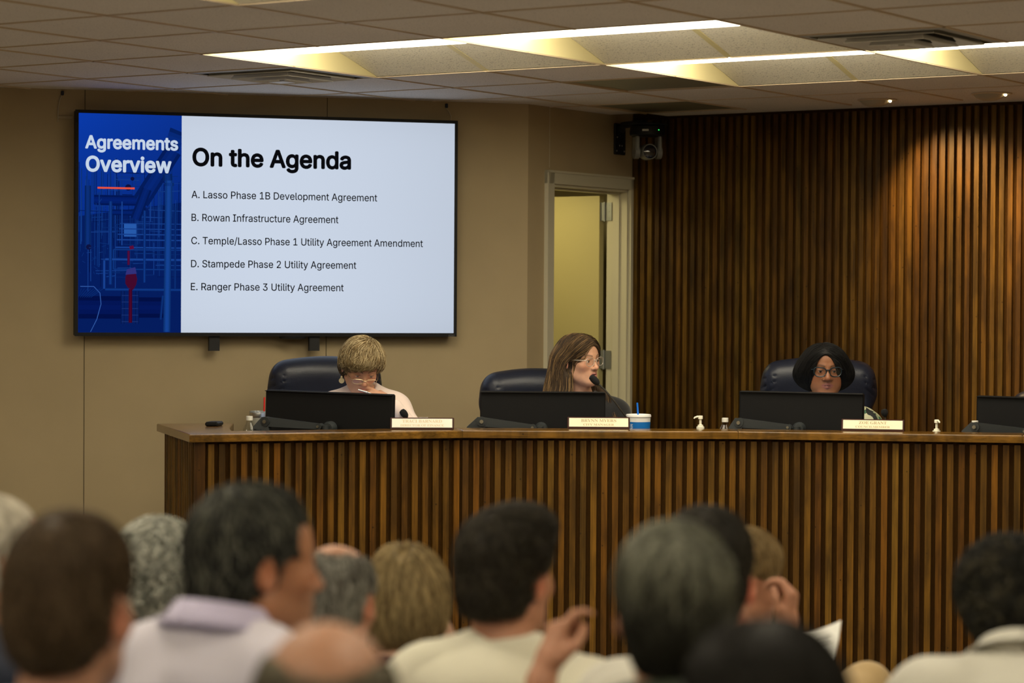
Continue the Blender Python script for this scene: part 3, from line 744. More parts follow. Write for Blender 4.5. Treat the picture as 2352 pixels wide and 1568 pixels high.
# pairs of old fixings on the wall with a loose wire
M_WIRE = mat('white_wire', (.45, .40, .30), .5); M_HOLE = mat('blue_black_box', (.015, .02, .04), .5)
for k, (px, py, lab) in enumerate(((143, 214, 'loose pale wire hanging from a wall fixing left of the screen'), (1025, 243, 'short pale wire hanging from a wall fixing right of the screen'))):
    P = atplane(px, py, np.r_[PC, 0], np.r_[NL, 0]); t = thing('wall_wire', lab, 'wire', (P[0], P[1], P[2]), cL)
    m = MB(); m.box((0, -.006, 0), (.014, .012, .022), bev=.003); m.build('fixing', M_HOLE, t)
    m = MB(); L = .11 if k == 0 else .06
    m.tube([(.0 - .004, -.008, -.012), (-.012 * (1 - 2 * k), -.01, -.03), (-.02 * (1 - 2.2 * k), -.008, -.03 - L * .4), (-.022 * (1 - 2 * k), -.006, -.03 - L)], .0022, 8)
    m.build('wire', M_WIRE, t)
    if k == 0:
        m = MB(); m.box((.014, -.004, -.118), (.075, .006, .016), bev=.002); m.build('label_strip', mat('plastic_tan', (.36, .29, .18), .5), t)

# ================================================================== DAIS
DZ = ZC - 0.575                                   # ledge top height
TH_TOP = .034
DF = [atz(435, 997, DZ)[:2], atz(1062, 987.6, DZ)[:2], atz(1695.5, 990.2, DZ)[:2], atz(2348, 999.2, DZ)[:2]]
a3 = math.atan2(*(DF[3] - DF[2])[::-1]) - math.radians(12)
DF.append(DF[3] + 1.2 * np.array([math.cos(a3), math.sin(a3)]))
EB = atz(360, 972.5, DZ)[:2]; EI = atz(537, 971, DZ)[:2]
def offs_poly(pts, d, start=None, end=None):
    """offset an open polyline to its left (away from the audience) by d with mitred corners"""
    out = []; n = len(pts)
    for i in range(n):
        ns = []
        for a, b in ((i - 1, i), (i, i + 1)):
            if 0 <= a and b < n:
                t = (pts[b] - pts[a]) / np.linalg.norm(pts[b] - pts[a]); ns.append(np.array([-t[1], t[0]]))
        nn = sum(ns); nn /= np.linalg.norm(nn); out.append(pts[i] + nn * d / (nn @ ns[0]))
    return out
# platform floor behind the dais
back = offs_poly(DF, .10)
plat = [tuple(back[1]), tuple(back[2]), tuple(back[3]), tuple(back[4])]
mbp = MB(); q = ij(9.0, 9.3)
mbp.prism(plat + [tuple(ij(9.0, 6.0)), tuple(ij(9.0, 9.36)), tuple(PS + E1 * .01 - E2 * .03), tuple(PC + E1 * .02 + NL * .03), tuple(PC - DL * 1.72 + NL * .03), tuple(EB + .35 * (EI - EB)), tuple(back[0] + .35 * (EI - EB))], .001, PLZ)
struct(mbp.build('floor_platform', M_CARPET))

desk = thing('council_dais', 'long angled walnut council dais with vertical slats and a polished ledge', 'desk', (0, 0, 0))
LEDGE = .205
inner = offs_poly(DF, LEDGE)
def wcol(seed): return wood_cols(1, seed)[0]
# ledge tops (one board per segment); the first also widens into the end cap
for k in range(4):
    mb = MB(); g = .0006; t = (DF[k + 1] - DF[k]) / np.linalg.norm(DF[k + 1] - DF[k])
    if k == 0:
        p = inner[0] + (inner[1] - inner[0]) * .19
        poly = [DF[0], DF[1] - t * g, inner[1] - t * g, p, p * .6 + EI * .4 + np.array([-.012, -.01]), EI, EB]
    else: poly = [DF[k] + t * g, DF[k + 1] - t * g, inner[k + 1] - t * g, inner[k] + t * g]
    b = .007; NB = 6
    V0 = np.array(poly); cen = V0.mean(0); n = len(poly); ar = sum(V0[i][0] * V0[(i + 1) % n][1] - V0[(i + 1) % n][0] * V0[i][1] for i in range(n))
    inw = []
    for i in range(n):
        t0 = (V0[i] - V0[i - 1]) / np.linalg.norm(V0[i] - V0[i - 1]); t1 = (V0[(i + 1) % n] - V0[i]) / np.linalg.norm(V0[(i + 1) % n] - V0[i]); sg_ = 1 if ar > 0 else -1
        n0 = np.array([-t0[1], t0[0]]) * sg_; n1 = np.array([-t1[1], t1[0]]) * sg_; q = n0 + n1; q /= np.linalg.norm(q); inw.append(q / max(q @ n0, .3))
    inw = np.array(inw); V = [(*q, DZ - TH_TOP) for q in V0]
    for a in range(NB + 1):
        th = a / NB * math.pi / 2; V += [(*q, DZ - b + b * math.sin(th)) for q in V0 + inw * b * (1 - math.cos(th))]
    Fs = [tuple(range(n - 1, -1, -1))] + [(r_ * n + i, r_ * n + (i + 1) % n, (r_ + 1) * n + (i + 1) % n, (r_ + 1) * n + i) for r_ in range(NB + 1) for i in range(n)] + [tuple(range((NB + 1) * n, (NB + 2) * n))]
    if ar < 0: Fs = [f[::-1] for f in Fs]
    mb.add(V, Fs, tuple(c * .72 for c in (0.245, 0.115, 0.014)), True)
    me = mb.build('ledge_board', M_WOODT, desk, cols=True)
# front panels with slats
for k in range(4):
    face = offs_poly(DF, .052)
    A, B = face[k], face[k + 1]; t = (B - A) / np.linalg.norm(B - A); nrm = np.array([t[1], -t[0]])
    if k == 0: A = A + t * .03
    mb = MB(); bk = MB()
    wb = np.array([-t[1], t[0]]) * .02
    bk.prism([tuple(A), tuple(B), tuple(B + wb), tuple(A + wb)], 0.002, DZ - TH_TOP - .001)
    bk.build('backing_board', M_WOODB, desk)
    L = np.linalg.norm(B - A); nS = int(round(L / .0478)); pw = L / nS; cs = wood_cols(nS, 20 + k); ang = math.atan2(t[1], t[0])
    for i in range(nS):
        c = A + t * (pw * (i + .5) + rr.uniform(-.0012, .0012)) + nrm * .0105
        mb.box((c[0], c[1], (DZ - TH_TOP - .012 + .01) / 2), (.0265, .020, DZ - TH_TOP - .012 - .01), rz=ang, col=cs[i])
    mb.build('front_slats', M_WOOD, desk, cols=True)
# end panel
t = (EB - DF[0]) / np.linalg.norm(EB - DF[0]); nin = np.array([t[1], -t[0]])
if nin @ (EI - EB) < 0: nin = -nin
A = DF[0] + t * .05 + nin * .052; B = EB - t * .02 + nin * .052; L = np.linalg.norm(B - A); ang = math.atan2(t[1], t[0])
bk = MB(); bk.prism([tuple(A), tuple(B), tuple(B + nin * .02), tuple(A + nin * .02)], .002, DZ - TH_TOP - .001); bk.build('backing_board', M_WOODB, desk)
mb = MB(); nS = int(L / .0457); cs = wood_cols(nS + 1, 40)
for i in range(nS + 1):
    c = A + t * (L * (i + .5) / (nS + 1)) - nin * .0105
    mb.box((c[0], c[1], (DZ - TH_TOP - .004) / 2), (.027, .020, DZ - TH_TOP - .012), rz=ang, col=cs[i])
mb.build('end_slats', M_WOOD, desk, cols=True)
# corner post and lower work surface behind the ledge
c = DF[0] + t * .052 + nin * .050
mb = MB(); mb.box((c[0], c[1], (DZ - TH_TOP) / 2), (.045, .045, DZ - TH_TOP - .004), rz=ang, col=tuple(x * .6 for x in wcol(2))); mb.build('corner_post', M_WOOD, desk, cols=True)
WSZ = DZ - .20
ws_f, ws_b = offs_poly(DF, .075), offs_poly(DF, .72)
mb = MB()
for k in range(4):
    A0, A1 = ws_f[k], ws_b[k]
    if k == 0: A0 = A0 + (ws_f[1] - ws_f[0]) * .10; A1 = A1 + (ws_b[1] - ws_b[0]) * .24
    mb.prism([tuple(A0), tuple(ws_f[k + 1]), tuple(ws_b[k + 1]), tuple(A1)], WSZ - .03, WSZ, tuple(c * .72 for c in (0.245, 0.115, 0.014)))
mb.build('work_surface', M_WOODT, desk, cols=True)
mb = MB()
lb = offs_poly(DF, LEDGE - .018)
for k in range(4):
    a, b = lb[k], lb[k + 1]
    if k == 0: a = a + (b - a) * .2
    c, d = offs_poly(DF, LEDGE - .036)[k + 1], offs_poly(DF, LEDGE - .036)[k]
    if k == 0: d = d + (c - d) * .2
    mb.prism([tuple(a), tuple(b), tuple(c), tuple(d)], WSZ, DZ - TH_TOP, (0.1, .04, .008))
mb.build('ledge_riser', M_WOOD, desk, cols=True)

def dir2(p, q): d = np.array(q) - np.array(p); return d / np.linalg.norm(d)
def seg_ang(k): return math.atan2(*(DF[k + 1] - DF[k])[::-1])

# ---------------------------------------------------------------- monitors on arms
M_MON = mat('monitor_black', (0.007, 0.007, 0.0075), .5, spec=.2, bump=.04, bscale=900)
M_ARM = mat('arm_charcoal', (0.030, 0.034, 0.036), .36)
M_SCREW = mat('dull_screw', (.30, .27, .20), .35, metal=.9)
M_DISP = emit('display_glow', (.55, .62, .75), .7)
MONS = [(610, 894.5, 903, 905.5, 10.98, 10.80, (583, 612, 735, 987, 965.5, 981, 752), 'monitor back in front of the woman in the pale pink blazer'),
        (1103, 898, 1391, 900, 11.02, 11.02, (1072, 1106, 1224, 987, 965.5, 983, 1243), 'monitor back in front of the woman with long brown hair'),
        (1698, 897, 1984, 903.5, 11.10, 10.95, (1674, 1698, 1812, 989, 968, 983, 1833), 'monitor back in front of the woman with the black bob'),
        (2243, 908, 2532, 917, 11.02, 10.80, (2210, 2240, 2356, 996, 978, 992, 2376), 'monitor back cut off by the right edge of the picture')]
for k, (xa, ya, xb, yb, Da, Db, arm, lab) in enumerate(MONS):
    A, B = at(xa, ya, Da), at(xb, yb, Db); wd = np.linalg.norm(B[:2] - A[:2]); an = math.atan2(B[1] - A[1], B[0] - A[0]); rl = math.atan2(A[2] - B[2], wd)
    H = .335; mid = (A + B) / 2
    t = thing('computer_monitor', 'black ' + lab, 'monitor', (mid[0], mid[1], mid[2] - H), an, 'monitors along the dais')
    cr, sr = math.cos(rl), math.sin(rl); Mr = [[cr, 0, sr], [0, 1, 0], [-sr, 0, cr]]
    def rv(p): return np.array(Mr) @ (np.array(p) - np.array([0, 0, H])) + np.array([0, 0, H])
    m = MB(); m.box(rv((0, .018, H / 2)), (wd, .036, H), M=Mr, bev=.006); m.box(rv((0, .004, H * .999 - .004)), (wd * .994, .034, .003), M=Mr); m.build('casing', M_MON, t)
    m = MB(); m.box(rv((0, .0375, H / 2 + .004)), (wd - .016, .002, H - .03), M=Mr); m.build('display', M_DISP, t)
    m = MB(); m.box(rv((.0, -.004, H * .28)), (.128, .008, .14), M=Mr, bev=.003); m.build('mount_plate', M_MON, t)
    # the arm, in world coordinates then local
    Rt = np.array([[math.cos(-an), -math.sin(-an)], [math.sin(-an), math.cos(-an)]])
    def loc(P): q = Rt @ (P[:2] - mid[:2]); return np.array([q[0], q[1], P[2] - mid[2] + H])
    x0, x1, x2, yb_, y1, y2, xj = arm; Dm = (Da + Db) / 2 - .085
    Pb, P1, P2, PJ = (loc(at(x, y, Dm)) for x, y in ((x0, yb_ - 3), (x1, y1 + 2), (x2, y2 - 2), (xj, y2 + 2)))
    m = MB(); r1 = .021; yv = np.array([0, .017, 0])
    def slab(pts, hw):
        n = len(pts); V = [tuple(np.array(p) - yv * hw) for p in pts] + [tuple(np.array(p) + yv * hw) for p in pts]
        m.add(V, [tuple(range(n)), tuple(range(2 * n - 1, n - 1, -1))] + [(i, n + i, n + (i + 1) % n, (i + 1) % n) for i in range(n)])
    up = np.array([0, 0, 1.0])
    slab([P1 - up * .022, P2 - up * .012, P2 + up * .012, P1 + up * .020][::1], 1.0)
    slab([Pb - up * .03, P1 - up * .045 + np.array([.02, 0, 0]), P1 + up * .018 + np.array([.004, 0, 0]), P1 + up * .020 - np.array([.018, 0, 0]), Pb + up * .008], .8)
    My = np.array([[1, 0, 0], [0, 0, -1], [0, 1, 0]])
    m.lathe([(.0, -.02), (.021, -.02), (.0215, .02), (.0, .02)], 20, c=P1, M=My, cap=False); m.lathe([(0, -.02), (.014, -.02), (.014, .02), (0, .02)], 16, c=P2, M=My, cap=False)
    m.lathe([(0, -.025), (.03, -.025), (.03, .0), (.022, .02), (.0, .02)], 20, c=PJ + np.array([0, .02, .0]), M=My, cap=False)
    m.tube([P2 + np.array([.005, 0, 0]), PJ + np.array([-.02, 0, 0])], .008, 10); m.lathe([(.016, -.02), (.016, .012)], 16, c=PJ + np.array([-.005, -.012, 0]))
    m.tube([(Pb[0] + .02, Pb[1], Pb[2] - .0), (Pb[0] + .02, Pb[1], loc(np.array([mid[0], mid[1], WSZ + .001]))[2])], .019, 14)
    m.tube([PJ + np.array([0, .02, 0]), np.array([PJ[0], -.004, PJ[2]])], .018, 12)
    sc = m.build('monitor_arm', M_ARM, t)
    m = MB(); m.lathe([(.0, -.0005), (.0085, -.0005), (.0085, .004), (0, .004)], 16, c=P1 - np.array([0, .024, 0]), M=My, cap=False); m.build('arm_bolt', M_SCREW, sc)
    m = MB(); m.lathe([(.0, -.0005), (.006, -.0005), (.006, .004), (0, .004)], 14, c=P2 + np.array([-.003, -.022, 0]), M=My, cap=False); m.build('arm_bolt', M_SCREW, sc)

# ---------------------------------------------------------------- name plates
M_PLB = mat('nameplate_frame', (0.045, 0.014, 0.010), .3, coat=.4); M_PLF = mat('nameplate_cream', (0.92, 0.87, 0.66), .3)
M_PLT = mat('nameplate_lettering', (0.50, 0.40, 0.20), .4); M_PLT1 = mat('nameplate_lettering_pale', (0.74, 0.62, 0.40), .4); M_PLF1 = mat('nameplate_white', (0.93, 0.90, 0.80), .3)
def serif(s): return ''.join(chr(0x1D400 + ord(c) - 65) if 'A' <= c <= 'Z' else c for c in s)
PLATES = [(896, 986.5, 1043, 987, 10.78, 10.78, 0, 'TRACI BARNARD', 'DIRECTOR OF FINANCE', 'white nameplate in front of the woman in the pale pink blazer'),
          (1303, 984.5, 1447, 985.5, 10.82, 10.80, 1, 'BRYNN MYERS', 'CITY MANAGER', 'cream nameplate in front of the woman with long brown hair'),
          (1932, 989, 2077, 991.5, 10.70, 10.68, 2, 'ZOE GRANT', 'COUNCILMEMBER', 'cream nameplate in front of the woman with the black bob')]
for k, (xa, ya, xb, yb, _, _, sg, l1, l2, lab) in enumerate(PLATES):
    A, B = atz(xa, ya, DZ), atz(xb, yb, DZ); mid = (A + B) / 2; wd = np.linalg.norm(B - A); an = math.atan2(B[1] - A[1], B[0] - A[0])
    t = thing('nameplate', lab + ', standing on the ledge', 'nameplate', (mid[0], mid[1], DZ + .0005), an, 'nameplates on the dais ledge')
    lean = math.radians(12); cl, sl = math.cos(lean), math.sin(lean); Ml = [[1, 0, 0], [0, cl, sl], [0, -sl, cl]]; H = .052
    T = lambda p: np.array(Ml) @ np.array(p)
    m = MB(); m.box(T((0, .006, H / 2)) + np.array([0, 0, .002]), (wd, .012, H), M=Ml, bev=.0025); m.box((0, .016, .004), (wd * .98, .035, .008)); m.build('holder', M_PLB, t)
    m = MB(); m.box(T((0, -.0012, H / 2 + .001)) + np.array([0, 0, .002]), (wd - .016, .003, H - .013), M=Ml); f = m.build('plate', M_PLF1 if k == 0 else M_PLF, t)
    w1, w2 = ((.62, .68), (.56, .49), (.44, .545))[k]
    o = place_text('lettering', [(serif(l1), MATHF, 0, -wd * w1 / 2, wd * w1 / 2, H * .56, .0125), (serif(l2), MATHF, 0, -wd * w2 / 2, wd * w2 / 2, H * .24, .0088)], M_PLT1 if k == 0 else M_PLT, f, 0)
    for v in o.data.vertices: v.co = Vector(T((v.co.x, -.0032, v.co.z)) + np.array([0, 0, .002]))

# ---------------------------------------------------------------- microphones
M_FOAM = mat('mic_foam', (.008, .008, .009), .95, bump=.6, bscale=900); M_GOOSE = mat('gooseneck_metal', (.10, .10, .095), .35, metal=.8)
def mic(base, pts, lab, r=.0042, hd=.05):
    t = thing('microphone', lab, 'microphone', base, 0, 'gooseneck microphones on the dais'); P = [np.array(p) - base for p in pts]
    m = MB(); m.lathe([(.0, .0), (.055, .0), (.055, .016), (.04, .026), (.02, .03), (0, .03)], 24, cap=False); m.build('base', M_BLACK, t)
    m = MB(); m.tube([(0, 0, .02)] + P[:-1], r, 10); m.build('gooseneck', M_GOOSE, t)
    d = (P[-1] - P[-2]); d /= np.linalg.norm(d); a = P[-2]
    m = MB(); m.tube([a - d * .004, a + d * .004, a + d * .012, a + d * hd * .6, a + d * hd * .92, a + d * hd], [.006, .0125, .0155, .0165, .0125, .004], 16); m.build('windscreen', M_FOAM, t)
def wsp(px, D): p = at(px, 985, D); return np.array([p[0], p[1], WSZ + .0005])
mic(wsp(1440, 10.93), [at(1444, 968, 10.85), at(1437, 956, 10.84), at(1412, 922, 10.82), at(1390, 896, 10.81), at(1374, 881, 10.80), at(1364, 871, 10.80)], 'long gooseneck microphone bent toward the woman with long brown hair')
mic(wsp(948, 10.88), [at(945, 975, 10.88), at(941, 966, 10.88), at(934, 957, 10.88), at(926, 947, 10.88)], 'short microphone tip behind the white nameplate, left of the three', hd=.04)
mic(wsp(2036, 10.95), [at(2036, 975, 10.95), at(2034, 962, 10.95), at(2033, 955, 10.95), at(2031, 944, 10.95)], 'slim black microphone beside the woman with the black bob', r=.003, hd=.032)

# ---------------------------------------------------------------- bottles, cups, pumps
def pet_mat():
    m = bpy.data.materials.new('clear_plastic'); m.use_nodes = True; nt = m.node_tree; nt.nodes.clear(); L = nt.links
    t = nt.nodes.new('ShaderNodeBsdfTransparent'); t.inputs[0].default_value = (.93, .95, .95, 1); g = nt.nodes.new('ShaderNodeBsdfGlossy'); g.inputs['Roughness'].default_value = .04
    fr = nt.nodes.new('ShaderNodeLayerWeight'); fr.inputs[0].default_value = .22; x = nt.nodes.new('ShaderNodeMixShader'); o = nt.nodes.new('ShaderNodeOutputMaterial')
    L.new(fr.outputs['Facing'], x.inputs[0]); L.new(t.outputs[0], x.inputs[1]); L.new(g.outputs[0], x.inputs[2]); L.new(x.outputs[0], o.inputs[0]); return m
M_PET = pet_mat()
M_CAPW = mat('white_cap', (.78, .76, .68), .4); M_PUMP = mat('pump_white', (.80, .77, .62), .38)
def bottle(px, pytop, D, lab, h=.20):
    p = at(px, pytop, D); s = (p[2] - WSZ) / h; t = thing('water_bottle', lab, 'bottle', (p[0], p[1], WSZ + .0005), 0, 'clear water bottles on the dais')
    pr = [(0, .0), (.028, .0), (.032, .006), (.032, .05), (.0305, .058), (.032, .066), (.032, .12), (.0315, .135), (.024, .158), (.0145, .173), (.0130, .178), (.0130, .186)]
    m = MB(); m.lathe([(r * 1.06, z * s) for r, z in pr], 32, cap=False); m.lathe([(0.0, .187 * s), (.0130, .186 * s)], 32, cap=False); m.build('bottle_body', M_PET, t)
    m = MB(); m.lathe([(0, .184 * s), (.0148, .184 * s), (.0152, .19 * s), (.0150, .199 * s), (.013, .2 * s), (0, .2 * s)], 28, cap=False); m.build('cap', M_CAPW, t)
bottle(573, 955.5, 10.93, 'clear water bottle beside the steel tumbler at the dais end')
bottle(1665.5, 959.5, 11.07, 'clear water bottle left of the monitor of the woman with the black bob')
bottle(2239.5, 966, 10.98, 'white bottle cap peeking over the far right monitor arm', h=.2)
def pump(px, pytop, D, lab, ang):
    p = at(px, pytop, D); t = thing('hand_sanitizer', lab, 'pump bottle', (p[0], p[1], WSZ + .0005), ang, 'hand sanitizer pump bottles on the dais'); H = p[2] - WSZ; q = H - .062
    m = MB(); m.lathe([(0, 0), (.03, 0), (.032, .006), (.032, q - .03), (.028, q - .012), (.016, q - .002), (0, q - .002)], 28, cap=False); m.build('bottle_body', M_PET, t)
    m = MB(); m.lathe([(0, q - .006), (.018, q - .006), (.018, q + .011), (.0125, q + .0125), (.0125, q + .019), (.006, q + .021), (.0055, q + .044), (.0105, q + .046), (.0105, q + .058), (.009, q + .061), (0, q + .061)], 24, cap=False); 
    m.tube([(0, 0, q + .055), (-.014, 0, q + .056), (-.026, 0, q + .052), (-.029, 0, q + .047)], [.0055, .005, .004, .0032], 10); m.build('pump', M_PUMP, t)
pump(1609, 954, 10.93, 'white sanitizer pump on the dais behind the ledge seam, left of a water bottle', 0.0)
pump(2151.5, 963, 10.85, 'white sanitizer pump between the rightmost nameplate and the last monitor', math.pi / 2 + .3)
M_CUPW = mat('cup_white', (.80, .80, .78), .45, sub=.1); M_CUPB = mat('cup_blue', (.008, .15, .50), .4); M_STRAWB = mat('straw_blue', (.01, .16, .70), .35); M_STRAWR = mat('straw_red', (.62, .03, .02), .35)
p = at(1466.5, 951, 11.03); t = thing('drink_cup', 'large white and blue foam drink cup with blue straw beside the long microphone', 'cup', (p[0], p[1], WSZ + .0005)); H = p[2] - WSZ
m = MB(); m.lathe([(0, 0), (.043, 0), (.0545, H - .034), (.0555, H - .012), (.0, H - .012)], 36, cap=False); m.build('cup_body', M_CUPW, t)
m = MB(); m.lathe([(.0436, .012), (.0548, H - .034)], 36, cap=False); m.build('blue_band', M_CUPB, t)
m = MB(); m.lathe([(.0560, H - .014), (.0580, H - .012), (.0580, H - .006), (.056, H - .001), (.050, H), (.048, H - .004), (0, H - .004)], 36, cap=False); m.build('lid', M_CUPW, t)
m = MB(); m.tube([(.002, 0, H - .06), (-.006, 0, H + .052)], .0042, 10); m.build('straw', M_STRAWB, t)
M_WHT = mat('print_white', (.75, .78, .8), .5)
m = MB()
for q in range(4):
    z = H - .045 - q * .006
    for j in range(5 - (q % 2)):
        aa = -math.pi / 2 - .75 + j * .05; r = .0437 + (.0548 - .0437) * (z - .012) / (H - .046) + .0006; m.box((r * math.cos(aa), r * math.sin(aa), z), (.002, .0009, .0026), rz=aa + math.pi / 2)
m.build('small_print', M_WHT, t)
p = at(596, 945.5, 11.16); t = thing('steel_tumbler', 'stainless steel tumbler with red straw, half hidden by the leftmost monitor', 'cup', (p[0], p[1], WSZ + .0005)); H = p[2] - WSZ
M_TUM = mat('tumbler_grey', (.34, .33, .27), .45)
m = MB(); m.lathe([(0, 0), (.036, 0), (.045, H - .04), (.045, H - .022), (.0, H - .022)], 36, cap=False); m.build('tumbler_body', M_TUM, t)
m = MB(); m.lathe([(.0452, H - .026), (.0464, H - .022), (.0464, H - .004), (.0455, H)], 36, cap=False); m.build('steel_rim', M_STEEL, t)
m = MB(); m.lathe([(.0462, H - .003), (.0448, H + .003), (.042, H + .0035), (.040, H - .001), (0, H - .001)], 36, cap=False); m.build('lid', mat('clear_grey_lid', (.25, .27, .27), .15), t)
m = MB(); xs = at(607.5, 930, 11.16)[0] - p[0]; m.tube([(xs - .004, 0, H - .1), (xs, 0, H + .067)], .0042, 10); m.build('straw', M_STRAWR, t)
# small black device on the end cap, paper edge behind the first nameplate
p = atz(492, 978, DZ); t = thing('remote_control', 'small black remote lying on the bare left end of the dais', 'remote', (p[0], p[1], DZ + .0005), math.radians(-8))
m = MB(); m.box((0, 0, .010), (.060, .10, .020), bev=.006); m.build('body', M_BLACK, t)
m = MB()
for a in (-1, 0, 1):
    for b in (-1, 0, 1): m.box((a * .015, b * .022, .0205), (.009, .010, .001))
m.build('buttons', mat('button_grey', (.05, .05, .055), .5), t)
p = at(968, 975, 11.20); t = tag(empty('paper', (p[0], p[1], WSZ + .0005)), 'curled white sheet just showing above the white nameplate', 'paper')
m = MB(); zt = at(968, 957, 11.20)[2] - WSZ
for k in range(10):
    u0_, u1_ = k / 10, (k + 1) / 10; f = lambda u: (-.03 + .06 * u, .01 * math.sin(3 * u), zt - .006 + .007 * u * u + .002 * math.sin(5 * u))
    a, b = f(u0_), f(u1_); m.quad((a[0], a[1], 0), (b[0], b[1], 0), b, a); m.quad(a, b, (b[0], b[1] + .0015, b[2]), (a[0], a[1] + .0015, a[2])); m.quad((a[0], a[1] + .0015, 0), (a[0], a[1] + .0015, a[2]), (b[0], b[1] + .0015, b[2]), (b[0], b[1] + .0015, 0))
m.build('sheet', mat('paper_white', (.80, .80, .76), .6), t)

# ---------------------------------------------------------------- security / broadcast camera on the door wall
wp = atplane(1421, 320, np.r_[PC, 0], np.r_[E1, 0]); t = thing('ptz_camera', 'black and grey dome security camera on a wall arm above the door corner', 'camera', (wp[0], wp[1], wp[2]), YAW)
m = MB(); m.box((.006, 0, .0), (.012, .115 * 1.0, .17), bev=.004); m.box((.018, 0, .045), (.02, .05, .06)); m.build('wall_plate', M_MATTE, t)
m = MB()
for y, z in ((-.04, -.065), (.04, -.065), (-.01, -.035), (.015, -.035), (-.035, .01)): m.lathe([(0, 0), (.005, 0), (.004, .003), (0, .003)], 10, c=(.012, y, z), M=[[0, 0, 1], [0, 1, 0], [-1, 0, 0]], cap=False)
m.build('wall_screw', M_STEEL, t)
cb = at(1487, 303, 12.98) - wp; cx = cb @ np.r_[E1, 0]; cy = cb @ np.r_[E2, 0]; cz = cb[2]
m = MB(); m.tube([(.02, 0, .05), (.09, cy * .5, .068), (cx - .02, cy, .066), (cx, cy, cz + .03)], .018, 12); m.box((cx, cy, cz + .040), (.16, .16, .012), bev=.003); m.build('mount_arm', M_MATTE, t)
M_CAMG = mat('camera_grey', (.16, .16, .145), .4); M_LENSG = mat('camera_glass', (.006, .007, .012), .08, coat=1.0)
m = MB(); m.lathe([(0, cz + .034), (.075, cz + .034), (.092, cz + .028), (.096, cz + .0), (.094, cz - .018), (.08, cz - .024), (0, cz - .024)], 40, c=(cx, cy, 0), cap=False); m.build('camera_base', M_BLACK, t)
va = math.atan2(-.93, .22) - YAW        # yaw of the lens, towards the room
c, s = math.cos(va), math.sin(va); fw = np.array([c, s, 0]); sd = np.array([-s, c, 0]); O = np.array([cx, cy, cz])
for sg, mm in ((1, M_CAMG), (-1, M_CAMG)):
    m = MB(); q = O + sd * sg * .062; R = [[c, -s, 0], [s, c, 0], [0, 0, 1]]
    m.box(q + np.array([0, 0, -.065]), (.075, .024, .09), M=R, bev=.008); m.lathe([(0, -.013), (.037, -.013), (.037, .013), (0, .013)], 24, c=q + np.array([0, 0, -.108]), M=np.array(R) @ np.array([[1, 0, 0], [0, 0, 1], [0, -1, 0]]), cap=False); m.build('yoke_arm', mm, t)
Rl = np.array([[-s, 0, c], [c, 0, s], [0, 1, 0]]); q = O + np.array([0, 0, -.108])
m = MB(); m.lathe([(0, -.06), (.036, -.055), (.043, -.02), (.043, .045), (.0405, .055), (.036, .052)], 32, c=q, M=Rl, cap=False); m.build('camera_head', M_CAMG, t)
m = MB(); m.lathe([(.037, .046), (.03, .05), (.015, .053), (0, .054)], 32, c=q, M=Rl, cap=False); m.build('lens', M_LENSG, t)
m = MB(); q2 = O + fw * .0925 + sd * .036 + np.array([0, 0, .006]); m.box(q2, (.003, .004, .004), M=[[c, -s, 0], [s, c, 0], [0, 0, 1]]); m.build('status_light', emit('green_led', (.05, .9, .15), 2.0), t)
m = MB(); q2 = O + fw * .089 - sd * .037 + np.array([0, 0, .004]); an = va - .41; m.box(q2, (.003, .034, .010), rz=an); m.build('label_sticker', mat('label_white', (.55, .55, .5), .5), t)

# ================================================================== PEOPLE
M_SKIN = attr_mat('skin', rough=.5, spec=.4, sub=.12, noise=.05, nscale=60)
M_HAIR = attr_mat('hair', rough=.58, spec=.22, noise=.12, nscale=25)
M_EYE = attr_mat('eye', rough=.08, spec=.6)
SK_LIGHT, SK_TAN, SK_DARK = np.array((.53, .30, .195)), np.array((.45, .225, .125)), np.array((.150, .062, .030))

def cloth(name, col, rough=.8, var=.06, bump=.15, bscale=500, vscale=6):
    m = mat(name, col, rough, var=var, vscale=vscale, bump=bump, bscale=bscale, spec=.2)
    m.node_tree.nodes['Principled BSDF'].inputs['Sheen Weight'].default_value = .25
    return m

